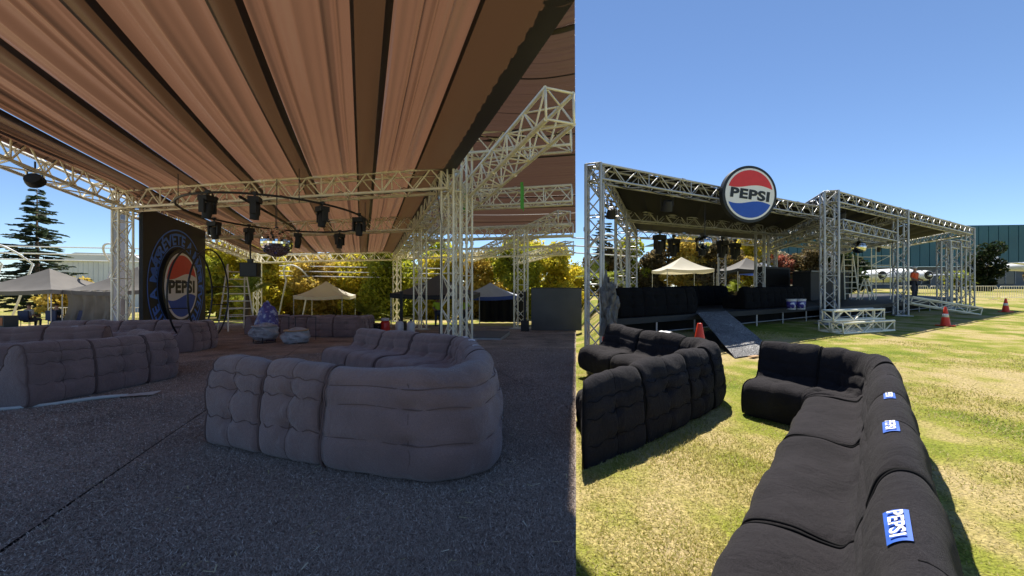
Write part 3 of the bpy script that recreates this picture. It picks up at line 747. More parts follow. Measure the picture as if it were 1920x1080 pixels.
bt(P0, B0, 'left side truss beam of the outdoor stage, near end')
bt(B0, B1, 'second cross truss beam inside the outdoor stage')
bt(B0, Bb0, 'left side truss beam of the outdoor stage, far end'); bt(Bb0, Bb1, 'rear cross truss beam of the outdoor stage')
bt(P1, Bb1, 'right side truss beam of the lower stage roof')
tower(P0, ZB, 'front left truss tower of the outdoor stage with plastic film tied to it')
tower(B0, ZB, 'second truss tower on the left side of the outdoor stage', w=0.42)
tower(Bb0, ZB, 'rear left truss tower of the outdoor stage')
tower(P0.lerp(P1, 0.62)+BD*10.5, ZB, 'truss tower at the rear of the outdoor stage in front of the grey tent')
tower(P0.lerp(P1, 0.80)+BD*6.0, ZB, 'truss tower in the middle of the outdoor stage')
tower(P0.lerp(P1, 0.97)+BD*8.0, ZB, 'truss tower in the middle of the outdoor stage, right of the dark screen')
T2, T3, T4 = V(11.24, 13.6, 0), V(17.1, 16.9, 0), V(26.0, 21.9, 0); ZH = 5.0
tower(T2, ZH, 'tall front truss tower where the two stage roofs meet', w=0.40)
tower(T3, ZH, 'front truss tower right of the truss pile')
tower(T4, ZH, 'truss tower at the far right end of the outdoor stage')
bt(T2, T3, 'upper front truss beam of the higher stage roof, left half', ZH); bt(T3, T4, 'upper front truss beam of the higher stage roof, right half', ZH)
T2b, T4b, T3b = T2+BD*8, T4+BD*8, T3+BD*8
bt(T2, T2b, 'left side truss beam of the higher stage roof', ZH); bt(T4, T4b, 'right side truss beam of the higher stage roof', ZH); bt(T2b, T4b, 'rear truss beam of the higher stage roof', ZH); bt(T3, T3b, 'middle truss beam of the higher stage roof', ZH)
tower(T2b, ZH, 'rear left truss tower of the higher stage roof'); tower(T3b, ZH, 'rear middle truss tower of the higher stage roof')
bt(T2+V(0.35, 0.1, 0), T3+V(-0.3, 0.1, 0), 'lower truss beam between the two tall front towers', 4.02)
bt(T2+V(0.35, 0.1, 0), T2+BD*7.5, 'lower truss beam going back from the tall tower', 4.02); bt(T3+V(-0.3, 0.1, 0), T3+BD*7.5, 'lower truss beam going back from the second tower', 4.02)
for k in range(1, 4): bt(T2+BD*(1.9*k), T3+BD*(1.9*k), ['', 'first', 'second', 'third'][k] + ' lower cross truss behind the tall front towers', 4.02, w=0.3)
for k, t in enumerate((0.62, 0.80)):
    q = T3.lerp(T4, t) + BD*0.2; tower(q, 4.05, 'short truss tower of the entrance gate at right, %s' % ('left one' if k == 0 else 'middle one'))
bt(T3.lerp(T4, 0.62)+BD*0.2, T3.lerp(T4, 0.80)+BD*0.2, 'short cross truss on the entrance gate, left', 4.1); bt(T3.lerp(T4, 0.80)+BD*0.2, T4+BD*0.2, 'short cross truss on the entrance gate, right', 4.25)
def sheet_roof(corners, z, label, name='canopy_roof', matn='cloth_black'):
    a, b, c, d = corners; root = empty(name, (a.x, a.y, z), label, 'canopy'); n = 8
    for k in range(n):
        m = MB()
        def P(i, j):
            t = min((k + j/8*1.06)/n, 1.0); q = a.lerp(b, t).lerp(d.lerp(c, t), i/20)
            return V(q.x, q.y, z + 0.05 + 0.03*math.sin(t*60) - 0.10*math.sin(math.pi*i/20)*math.sin(math.pi*j/8) - 0.03*(k % 2))
        m.grid(P, 21, 9); m.build('fabric_panel', matn, root, True)
sheet_roof((P0-BD*0.1, P1-BD*0.1, Bb1, Bb0), ZB, 'black flat fabric roof of the outdoor stage behind the round sign')
sheet_roof((T2-BD*0.1, T4-BD*0.1, T4b, T2b), ZH, 'higher black fabric roof at the right end of the outdoor stage')
# stage platform with skirts and legs
st = empty('stage_deck', (P0.x, P0.y, 0), 'low black stage platform under the outdoor pavilion', 'stage')
def stz(y): return 0.55+lawnz(y)
foot = [P0+FD*0.5+BD*0.5, P1+FD*0.3+BD*0.5, T2+FD*0.6+BD*0.4, T3+BD*0.4, T4-FD*0.6+BD*0.5, T4-FD*0.6+BD*8, Bb0+FD*0.5]
m = MB(); n_ = len(foot)
m.add([V(p.x, p.y, stz(p.y)) for p in foot] + [V(p.x, p.y, stz(p.y)-0.16) for p in foot], [tuple(range(n_)), tuple(range(2*n_-1, n_-1, -1))] + [(i, n_+i, n_+(i+1) % n_, (i+1) % n_) for i in range(n_)])
m.build('platform', 'black_matte', st)
for i in range(4):
    a, b = foot[i], foot[i+1]; L_ = (b-a).length; n = max(1, int(L_/1.5))
    for k in range(n+1):
        p = a.lerp(b, k/n) + BD*0.08; m = MB(); m.tube((p.x, p.y, groundz(p.x, p.y)-0.02), (p.x, p.y, stz(p.y)-0.1), 0.025, 6); m.build('leg', 'dark_aluminium', st)
    m = MB(); m.tube(V(a.x, a.y, groundz(a.x, a.y)+0.16)+BD*0.08, V(b.x, b.y, groundz(b.x, b.y)+0.16)+BD*0.08, 0.016, 6); m.build('rail', 'dark_aluminium', st)
    def SK(i_, j): q = (a+BD*0.9).lerp(b+BD*0.9, i_/40) + BD*(0.06*math.sin(i_*1.3)); return V(q.x, q.y, (stz(q.y)-0.02)*(1-j/3)+(groundz(q.x, q.y)-0.01)*j/3)
    m = MB(); m.grid(SK, 41, 4, flip=True); m.build('skirt', 'cloth_black', st, True)
# black sofas, screen and bags on the stage
GB = 'black sofas on the outdoor stage'
q = P0+FD*0.75+BD*0.7
sofa('modular_sofa', 'black sofa row along the left front of the outdoor stage, in deep shade', (q.x, q.y), math.degrees(math.atan2(FD.y, FD.x)), [('S', 0.9)]*3+[('C', 85), ('S', 0.9)], stz, 'sofa_black_shade', 'sofa_piping_black', group=GB, height=1.15)
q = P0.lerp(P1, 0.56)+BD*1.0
sofa('modular_sofa', 'black sofa row on the outdoor stage right of the carpet ramp, in deep shade', (q.x, q.y), math.degrees(math.atan2(FD.y, FD.x)), [('S', 0.9)]*4+[('C', 80), ('S', 0.9)], stz, 'sofa_black_shade', 'sofa_piping_black', group=GB, height=1.1)
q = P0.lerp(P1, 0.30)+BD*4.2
sofa('modular_sofa', 'black sofa further back on the outdoor stage below the mirror ball', (q.x, q.y), math.degrees(math.atan2(FD.y, FD.x)), [('S', 0.95)]*3, stz, 'sofa_black_shade', 'sofa_piping_black', group=GB, height=1.1)
q = P0.lerp(P1, 0.92)+BD*6.2
m = MB(); m.box((q.x, q.y, stz(q.y)+0.85), (2.6, 0.25, 1.7), math.atan2(FD.y, FD.x)); scr = m.build('screen_panel', 'black_matte'); tag(scr, 'plain black screen panel standing at the back of the outdoor stage', 'screen')
m = MB(); m.box((q.x, q.y-0.15, stz(q.y)+0.85), (2.4, 0.02, 1.5), math.atan2(FD.y, FD.x)); m.build('front_cloth', 'cloth_black', scr)
m = MB(); q = T3+BD*5.0-FD*3.2; m.box((q.x, q.y, stz(q.y)+0.7), (4.0, 0.8, 1.4), math.atan2(FD.y, FD.x)); bar = tag(m.build('bar_counter', 'black_matte'), 'long black bar counter at the back of the right stage', 'counter')
m = MB(); m.box((q.x, q.y, stz(q.y)+1.43), (4.2, 0.95, 0.06), math.atan2(FD.y, FD.x)); m.build('counter_top', 'black_gloss', bar)
for (p, lab) in ((P0.lerp(P1, 0.18)+BD*7, 'black stage light under the outdoor roof, left'), (P0.lerp(P1, 0.26)+BD*8, 'black stage light under the outdoor roof, second from left'), (P0.lerp(P1, 0.42)+BD*6.5, 'black stage light right of the outdoor mirror ball'), (P0.lerp(P1, 0.56)+BD*7, 'black stage light under the outdoor roof near the middle tower'), (P0.lerp(P1, 0.66)+BD*7.5, 'black stage light under the outdoor roof right of the middle tower')):
    moving_head((p.x, p.y, ZB-0.55), lab, 0.5, 1.2, 'stage lights under the outdoor roof')
for (p, lab) in ((P0.lerp(P1, 0.22)+BD*0.4, 'small spotlight under the front beam left of the round sign'), (P0+BD*3.0, 'small spotlight on the left side beam of the outdoor stage'), (T3.lerp(T4, 0.35)+BD*7.6, 'small floodlight under the rear right beam, left one'), (T3.lerp(T4, 0.7)+BD*7.6, 'small floodlight under the rear right beam, right one'), (T2+FD*1.4+BD*0.6, 'spotlight under the higher roof beside the tall tower')):
    zz = (ZB if lab.startswith('small spot') else ZH)-0.45
    root = empty('spotlight', (p.x, p.y, zz), lab, 'spotlight', 'small spotlights')
    m = MB(); m.lathe([(0.02, 0.16), (0.12, 0.15), (0.15, 0.0), (0.16, -0.14), (0.13, -0.14), (0.12, -0.05)], (p.x, p.y, zz-0.2), 14, Matrix.Rotation(R(25), 3, 'X')); m.build('lamp_body', 'black_matte', root, True, 40)
    m = MB(); m.path([V(p.x-0.17, p.y, zz-0.2), V(p.x-0.17, p.y, zz+0.05), V(p.x+0.17, p.y, zz+0.05), V(p.x+0.17, p.y, zz-0.2)], 0.015, 5); m.tube((p.x, p.y, zz+0.04), (p.x, p.y, zz+0.28), 0.02, 5); m.build('bracket', 'black_metal', root)
for (x, y, lab) in ((-12.3, 11.0, 'round blue-faced lamp hanging from the upper left side truss'), ):
    pz = A_roof(9.9)-0.75; p = V(lx(9.9)+0.05, 9.9, pz)
    root = empty('spotlight', tuple(p), lab, 'spotlight', 'small spotlights'); ax = Matrix.Rotation(R(60), 3, 'X') @ Matrix.Rotation(R(20), 3, 'Y')
    m = MB(); m.lathe([(0.03, 0.14), (0.16, 0.12), (0.19, 0.0), (0.19, -0.06), (0.17, -0.065)], p, 18, ax); m.build('lamp_body', 'black_matte', root, True, 40)
    m = MB(); m.lathe([(0.165, -0.068), (0.002, -0.07)], p, 18, ax); m.build('lens', 'chair_blue', root)
    m = MB(); m.path([p+V(-0.2, 0, 0), p+V(-0.2, 0, 0.3), p+V(0.2, 0, 0.3), p+V(0.2, 0, 0)], 0.016, 5); m.tube(p+V(0, 0, 0.29), p+V(0, 0, 0.5), 0.02, 5); m.build('bracket', 'black_metal', root)
mirror_ball((5.95, 11.85, 3.0), 0.21, 'small mirror ball hanging under the outdoor stage roof left of the round sign', 4.3)
mirror_ball((14.9, 16.5, 3.35), 0.26, 'small mirror ball under the higher stage roof between the tall towers', 4.0)
# carpet ramp and truss ramp
rp = empty('carpet_ramp', (5.1, 8.1, lawnz(8.1)), 'black speckled carpet ramp leading from the lawn up to the outdoor stage', 'ramp')
ra, rb = V(4.50, 7.75, 0), V(5.78, 8.42, 0); rtop = P0.lerp(P1, 0.335)+BD*0.6; rt2 = rtop + FD*1.45
m = MB(); m.grid(lambda i, j: (lambda q, t: V(q.x, q.y, lawnz(q.y)+0.02+(0.56)*t + 0.006*math.sin(i*1.3+j)))(ra.lerp(rb, j/8).lerp(rtop.lerp(rt2, j/8), i/14), i/14), 15, 9, flip=False); m.build('carpet', 'carpet_ramp', rp, True)
m = MB(); m.prism([V(ra.x, ra.y, lawnz(ra.y)), V(rb.x, rb.y, lawnz(rb.y)), V(rt2.x, rt2.y, lawnz(rt2.y)), V(rtop.x, rtop.y, lawnz(rtop.y))], (0, 0, 0.008)); m.build('underlay', 'black_matte', rp)
m = MB(); m.box((4.95, 7.85, lawnz(7.8)+0.035), (0.28, 0.10, 0.015), 0.5); m.build('tape_mark', 'wood_top', rp)
def flat_truss(a, b, label, w=0.55, h=0.30):
    truss('truss_section', a, b, label, w=w, h=h, matn='aluminium', cat='truss', group='loose truss sections')
flat_truss((18.4, 17.9, lawnz(17.9)+0.66), (21.0, 17.4, lawnz(17.4)+0.17), 'loose truss section leaning from the stage edge down to the lawn')
for k, (dx, dz) in enumerate(((0, 0.16), (0.35, 0.16), (0.1, 0.50))):
    a = V(9.55+dx*0.3, 11.75-dx, 0); b = a + V(2.25, 0.75, 0)
    flat_truss((a.x, a.y, groundz(a.x, a.y)+dz), (b.x, b.y, groundz(b.x, b.y)+dz), ['rear lower truss section of the pile on the lawn', 'front lower truss section of the pile on the lawn', 'top truss section of the pile on the lawn'][k], 0.30, 0.30)

# ------------------------------------------------------------------ small things on the lawn
cone = empty('traffic_cone', (0, 0, 0), 'x', 'traffic cone', 'traffic cones')
m = MB(); m.box((0, 0, 0.02), (0.38, 0.38, 0.04)); m.build('base', 'orange_red', cone)
m = MB(); m.lathe([(0.15, 0.04), (0.135, 0.08), (0.098, 0.34)], (0, 0, 0), 20); m.lathe([(0.078, 0.47), (0.035, 0.72), (0.028, 0.73), (0.01, 0.72)], (0, 0, 0), 20); m.build('cone_body', 'orange_red', cone, True, 50)
m = MB(); m.lathe([(0.0985, 0.34), (0.0785, 0.47)], (0, 0, 0), 20); m.build('reflective_band', 'reflective_white', cone, True)
for i, (x, y, rot, lab) in enumerate(((14.9, 13.2, 0, 'orange traffic cone with white band beside the truss ramp'), (24.3, 18.9, 0, 'orange traffic cone farthest right on the lawn'), (3.25, 6.65, 0, 'small cone behind the middle black sofa, red top showing'), (2.25, 9.45, 1, 'red cone lying on its side by the left stage tower'))):
    o = cone if i == 0 else copy_tree(cone)
    o.location = (x, y, groundz(x, y)+0.004 + (0.14 if rot else 0)); o['label'] = lab
    if rot: o.rotation_euler = (R(82), 0, R(60))
    o.scale = (1, 1, 1)
    if i == 0: o.scale = (0.9, 0.9, 0.9)
    if i == 2: o.scale = (1.15, 1.15, 1.15)
    if i == 1: o.scale = (0.92, 0.92, 0.92)
for k, (x, y) in enumerate(((10.0, 12.95), (10.38, 13.0))):
    z = groundz(x, y); z = stz(y) if True else z
    root = empty('paint_bucket', (x, y+0.8, z), '%s purple-labelled bucket on the stage edge by the tall tower' % ('left' if k == 0 else 'right'), 'bucket', 'buckets on the stage edge'); yy = y+0.8
    m = MB(); m.lathe([(0.13, 0), (0.155, 0.34), (0.165, 0.345), (0.165, 0.37), (0.14, 0.37)], (x, yy, z), 18); m.build('pail', 'bucket_white', root, True, 40)
    m = MB(); m.lathe([(0.1345, 0.04), (0.152, 0.29)], (x, yy, z), 18); m.build('wrap_label', 'bucket_label', root, True)
def crumple(name, label, c, size, matn, cat, seed, nu=26, nv=20, amp=0.25, parent=None, z0=0.0):
    c = Vector(c); m = MB(); r_ = random.Random(seed); ph = [r_.uniform(0, 6.28) for _ in range(9)]
    def P(i, j):
        u = 2*math.pi*i/(nu-1); v = math.pi*j/(nv-1)
        d = V(math.sin(v)*math.cos(u), math.sin(v)*math.sin(u), math.cos(v))
        k = 1 + amp*(math.sin(3*u+ph[0]+2*math.cos(v)*2)*0.4 + math.sin(7*d.x+ph[1])*math.sin(6*d.z+ph[2])*0.5 + abs(math.sin(9*d.y+5*d.z+ph[3]))*0.45 + abs(math.sin(13*d.x-9*d.z+ph[4]))*0.25)
        return c + V(d.x*size[0]*k, d.y*size[1]*k, max(d.z*size[2]*k, -size[2]+z0))
    m.grid(P, nu, nv); o = m.build(name, matn, parent, False)
    if label: tag(o, label, cat)
    return o
crumple('plastic_film', 'crumpled translucent plastic film hanging on the left stage tower', (2.30, 9.12, 1.02), (0.15, 0.14, 0.55), 'film_grey', 'plastic film', 3, nu=40, nv=34, amp=0.7)
# ------------------------------------------------------------------ things on the carpet
crumple('filled_bag', 'purple and white printed sack standing behind the wrapped tables', (-7.72, 12.1, deckz(12.1)+0.52), (0.30, 0.26, 0.60), 'purple_bag', 'bag', 5, amp=0.16)
for k, (x, y, lab) in enumerate(((-7.35, 11.4, 'left side table wrapped in clear plastic on the carpet'), (-6.35, 11.3, 'right side table wrapped in clear plastic, wooden top showing'))):
    z = deckz(y); root = empty('side_table', (x, y, z), lab, 'table', 'wrapped side tables')
    h = 0.52 if k == 0 else 0.40
    m = MB(); m.lathe([(0.33, h-0.03), (0.34, h-0.015), (0.33, h)], (x, y, z), 24); m.build('table_top', 'wood_top' if k else 'steel_grey', root)
    for a in range(4):
        t = a*math.pi/2+0.4; m = MB(); m.tube((x+0.28*math.cos(t), y+0.28*math.sin(t), z), (x+0.28*math.cos(t), y+0.28*math.sin(t), z+h-0.03), 0.012, 6); m.build('leg', 'black_metal', root)
    m = MB(); m.path([(x+0.28*math.cos(t), y+0.28*math.sin(t), z+0.03) for t in np.linspace(0, 6.283, 25)[:-1]], 0.01, 5, closed=True); m.build('foot_ring', 'black_metal', root)
    crumple('plastic_wrap', None, (x, y, z+h-0.2), (0.35, 0.35, 0.24), 'plastic_film', None, 11+k, amp=0.16, parent=root)
    if k == 0 or True:
        m = MB(); xx = x-0.1 if k else x
        for sx in (-0.32, 0.32): m.tube((xx+sx, y+0.7, z), (xx+sx, y+0.7, z+0.72), 0.012, 5)
        m.tube((xx-0.34, y+0.7, z+0.72), (xx+0.34, y+0.7, z+0.72), 0.014, 5); m.build('upright_frame', 'black_metal', root)
m = MB(); m.path([V(-4.75+0.02*i-1.9*(i/14), 4.75-1.45*(i/14)**1.05, deckz(4.75-1.45*(i/14)**1.05)+0.022+0.01*math.sin(i)) for i in range(15)], 0.022, 6)
cb = tag(m.build('floor_cable', 'cable_white', None, True), 'pale flat cable strip lying on the carpet at left', 'cable')
m = MB(); m.add([V(-4.8, 4.74, deckz(4.74)+0.03), V(-4.47, 4.90, deckz(4.9)+0.05), V(-4.45, 4.76, deckz(4.76)+0.03), V(-4.75, 4.64, deckz(4.64)+0.03)], [(0, 3, 2, 1)]); m.build('loose_end', 'cable_white', cb)
def speaker_box(c, size, rz, label, hang=None):
    root = empty('loudspeaker', tuple(c), label, 'loudspeaker', 'loudspeakers')
    m = MB(); m.box(c, size, rz); m.build('cabinet', 'black_matte', root)
    Mz = Matrix.Rotation(rz, 3, 'Z'); m = MB(); m.box(Vector(c)+Mz @ V(0, -size[1]/2-0.012, 0), (size[0]*0.92, 0.02, size[2]*0.9), rz); m.build('grille', 'black_metal', root)
    if hang: m = MB(); m.tube(Vector(c)+V(0, 0, size[2]/2), hang, 0.03, 6); m.box(Vector(c)+V(0, 0, size[2]/2+0.08), (0.2, 0.1, 0.16)); m.build('hanger', 'black_metal', root)
speaker_box(V(-10.9, 16.0, 2.36), (0.62, 0.5, 0.58), 0.3, 'black box speaker hanging beside the ladder left of the mirror ball', V(-10.9, 16.0, 3.6))
def floor_speaker(x, y, label):
    z = deckz(y); root = empty('column_speaker', (x, y, z), label, 'loudspeaker', 'column speakers')
    m = MB(); m.box((x, y, z+0.22), (0.34, 0.4, 0.44)); m.build('subwoofer', 'black_matte', root)
    m = MB(); m.box((x, y, z+1.05), (0.10, 0.12, 1.25)); m.build('column', 'black_matte', root)
    m = MB(); m.box((x, y-0.21, z+0.22), (0.30, 0.015, 0.38)); m.build('grille', 'black_metal', root)
floor_speaker(-4.55, 15.8, 'slim black column speaker on the carpet left of the near truss towers'); floor_speaker(0.55, 16.4, 'slim black column speaker beside the grey board at right')
m = MB(); m.box((1.95, 16.9, deckz(16.9)+0.92), (2.2, 0.12, 1.84), -0.1); bo = tag(m.build('partition_board', 'board_grey'), 'plain dark grey partition board at the right end of the carpet', 'board')
m = MB(); m.box((1.95, 16.9, deckz(16.9)+1.86), (2.24, 0.16, 0.04), -0.1); m.build('top_cap', 'black_metal', bo)
m = MB(); m.box((-1.35, 13.3, deckz(13.3)+0.06), (2.3, 1.9, 0.10), -0.15); pf = tag(m.build('low_platform', 'steel_grey'), 'low grey platform plate on the carpet behind the near tower', 'platform')
m = MB(); m.box((-1.35, 13.3, deckz(13.3)+0.12), (2.26, 1.86, 0.016), -0.15); m.build('top_sheet', 'board_grey', pf)
z = deckz(15.0)
cr = empty('bottle_crate', (-5.35, 15.0, z), 'black plastic crate beside the red drinks jug at the carpet end', 'crate')
m = MB()
for k in range(3): m.box((-5.35, 15.0, z+0.07+0.13*k), (0.55, 0.4, 0.07))
for sx in (-1, 0, 1): m.box((-5.35+sx*0.25, 14.995, z+0.2), (0.05, 0.40, 0.40))
m.build('crate_body', 'black_matte', cr)
jg = empty('drinks_jug', (-4.95, 15.0, z), 'red drinks jug with white lid beside the black crate', 'jug')
m = MB(); m.lathe([(0.15, 0), (0.18, 0.1), (0.18, 0.42), (0.14, 0.5)], (-4.95, 15.0, z), 16); m.build('jug_body', 'jug_red', jg, True)
m = MB(); m.lathe([(0.14, 0.5), (0.16, 0.52), (0.15, 0.6), (0.05, 0.62)], (-4.95, 15.0, z), 16); m.build('lid', 'bucket_white', jg, True)
m = MB(); m.box((-4.95, 14.8, z+0.12), (0.05, 0.08, 0.05)); m.build('tap', 'bucket_white', jg)
for k, x in enumerate((-4.45, -4.0)):
    root = empty('white_canister', (x, 15.2, deckz(15.2)), '%s white canister in the row by the red jug' % ('first' if k == 0 else 'second'), 'canister', 'white canisters')
    m = MB(); m.lathe([(0.15, 0), (0.16, 0.03), (0.16, 0.40), (0.10, 0.47), (0.05, 0.48)], (x, 15.2, deckz(15.2)), 14); m.build('canister_body', 'bucket_white', root, True)
    m = MB(); m.lathe([(0.05, 0.48), (0.05, 0.54), (0.01, 0.54)], (x, 15.2, deckz(15.2)), 10); m.build('cap', 'chair_blue', root)
def ladder(base, height, label, w=0.5, lean=0.28, rz=0.0, double=True, group='ladders'):
    base = Vector(base); root = empty('ladder', tuple(base), label, 'ladder', group); Mz = Matrix.Rotation(rz, 3, 'Z'); n = int(height/0.3)
    for side in ((1, -1) if double else (1,)):
        for sx in (-1, 1):
            m = MB(); m.tube(base+Mz @ V(sx*w/2*1.25, side*lean*height/2, 0), base+Mz @ V(sx*w/2*0.8, 0, height), 0.03, 6); m.build('rail', 'aluminium', root)
        for k in range(1, n):
            t = k/n; m = MB(); hw = w/2*(1.25-0.45*t); q = side*lean*height/2*(1-t)
            m.tube(base+Mz @ V(-hw, q, height*t), base+Mz @ V(hw, q, height*t), 0.02, 5); m.build('rung', 'aluminium', root)
ladder((-12.2, 17.0, groundz(-12.2, 17.0)+0.15), 2.9, 'tall aluminium step ladder at the carpet end by the palm', 0.8, 0.5, 0.9)
q = T3+BD*4.2-FD*1.0; ladder((q.x, q.y, stz(q.y)), 2.4, 'ladder standing on the right stage in front of the counter', 0.6, 0.2)
q = T3+BD*3.2; ladder((q.x, q.y, stz(q.y)), 1.1, 'short step ladder on the right stage behind the front tower', 0.5, 0.5, 0.5)
sc = T3+BD*3.5+FD*1.3; root = empty('scaffold_tower', (sc.x, sc.y, stz(sc.y)), 'narrow scaffold tower on the right stage behind the front tower', 'scaffold')
for sx in (-0.5, 0.5):
    for sy in (-0.4, 0.4):
        m = MB(); m.tube((sc.x+sx, sc.y+sy, stz(sc.y)), (sc.x+sx, sc.y+sy, stz(sc.y)+2.9), 0.025, 6); m.build('post', 'aluminium', root)
for k in range(6):
    m = MB(); zz = stz(sc.y)+0.3+0.5*k
    for sy in (-0.4, 0.4): m = MB(); m.tube((sc.x-0.5, sc.y+sy, zz), (sc.x+0.5, sc.y+sy, zz), 0.02, 5); m.build('crossbar', 'aluminium', root)
    if k % 2: m = MB(); m.tube((sc.x-0.5, sc.y-0.4, zz), (sc.x+0.5, sc.y-0.4, zz+0.5), 0.016, 5); m.build('brace', 'aluminium', root)
# ------------------------------------------------------------------ tents
def tent(c, w, d, eave, peak, mt, label, rz=0.0, val='black_matte', group='pop-up tents', valh=0.22):
    x, y = c; z = groundz(x, y); root = empty('popup_tent', (x, y, z), label, 'tent', group); Mz = Matrix.Rotation(rz, 3, 'Z'); C = V(x, y, z)
    m = MB(); N = 12
    cs = [(-1, -1), (1, -1), (1, 1), (-1, 1)]
    for k in range(4):
        a, b = cs[k], cs[(k+1) % 4]
        def P(i, j):
            t = j/N; s_ = i/N; ex = a[0]+(b[0]-a[0])*t; ey = a[1]+(b[1]-a[1])*t
            zz = eave + (peak-eave)*(s_**1.45) + 0.10*math.sin(math.pi*t)*(1-s_)*-1
            return C + Mz @ V(ex*w/2*(1-s_), ey*d/2*(1-s_), zz)
        m.grid(P, N+1, N+1, flip=True)
    m.build('roof_cover', mt, root, True)
    for k in range(4):
        a, b = cs[k], cs[(k+1) % 4]; m = MB()
        def Q(i, j):
            t = i/N; ex = a[0]+(b[0]-a[0])*t; ey = a[1]+(b[1]-a[1])*t
            return C + Mz @ V(ex*w/2*1.002, ey*d/2*1.002, eave-0.10*math.sin(math.pi*t) - valh*j)
        m.grid(Q, N+1, 2); m.build('valance', val, root, True)
        m = MB(); p = C + Mz @ V(a[0]*w/2*0.98, a[1]*d/2*0.98, 0); m.tube(p, p+V(0, 0, eave), 0.025, 6); m.build('leg', 'dark_aluminium', root)
    return root
tent((-13.3, 27.5), 3.2, 3.0, 1.95, 2.95, 'tent_white', 'cream pop-up tent in front of the hedge above the far sofa group', 0.1, 'tent_white')
tent((-3.9, 20.3), 3.9, 3.2, 1.9, 2.85, 'tent_grey', 'grey pop-up tent with black valance behind the near truss towers', -0.1)
tent((-1.4, 25.0), 3.5, 3.0, 1.9, 2.7, 'tent_silver', 'blue and silver pop-up tent at the right end of the hedge', -0.1, 'tent_blue')
tent((-26.5, 22.0), 5.0, 4.0, 2.15, 3.35, 'tent_grey', 'wide grey tent at the left picture edge over the seated people', 0.0, 'tent_grey')
tent((-21.9, 22.5), 4.4, 4.0, 2.15, 3.5, 'tent_grey', 'grey tent left of the black banner with a net curtain', 0.0, 'tent_grey')
tent((12.8, 29.0), 3.4, 3.0, 2.35, 3.3, 'tent_white', 'cream tent seen through the outdoor stage on the left', 0.0, 'tent_white')
tent((18.3, 30.0), 3.1, 3.0, 2.4, 3.3, 'tent_grey', 'grey tent seen through the middle of the outdoor stage', 0.0)
tent((21.2, 32.5), 2.5, 2.5, 2.3, 3.1, 'tent_silver', 'pale blue tent behind the grey one seen through the outdoor stage', 0.0, 'tent_blue')
m = MB(); m.grid(lambda i, j: V(-24.0+3.4*i/40+0.15*math.sin(j*0.3), 20.6+0.10*math.sin(i*0.9)+0.04*math.sin(i*2.1+j*0.4), groundz(-24, 20.6)+0.05+2.0*(1-j/14)), 41, 15)
tag(m.build('net_curtain', 'shade_net', None, True), 'pale grey net curtain hanging from the left tents', 'curtain')
m = MB(); m.grid(lambda i, j: V(-2.2+3.0*i/30, 26.3+0.10*math.sin(i*1.1), groundz(-1, 26)+0.05+2.1*(1-j/10)), 31, 11); tag(m.build('dark_curtain', 'cloth_black', None, True), 'dark curtain hanging at the back of the blue tent', 'curtain')
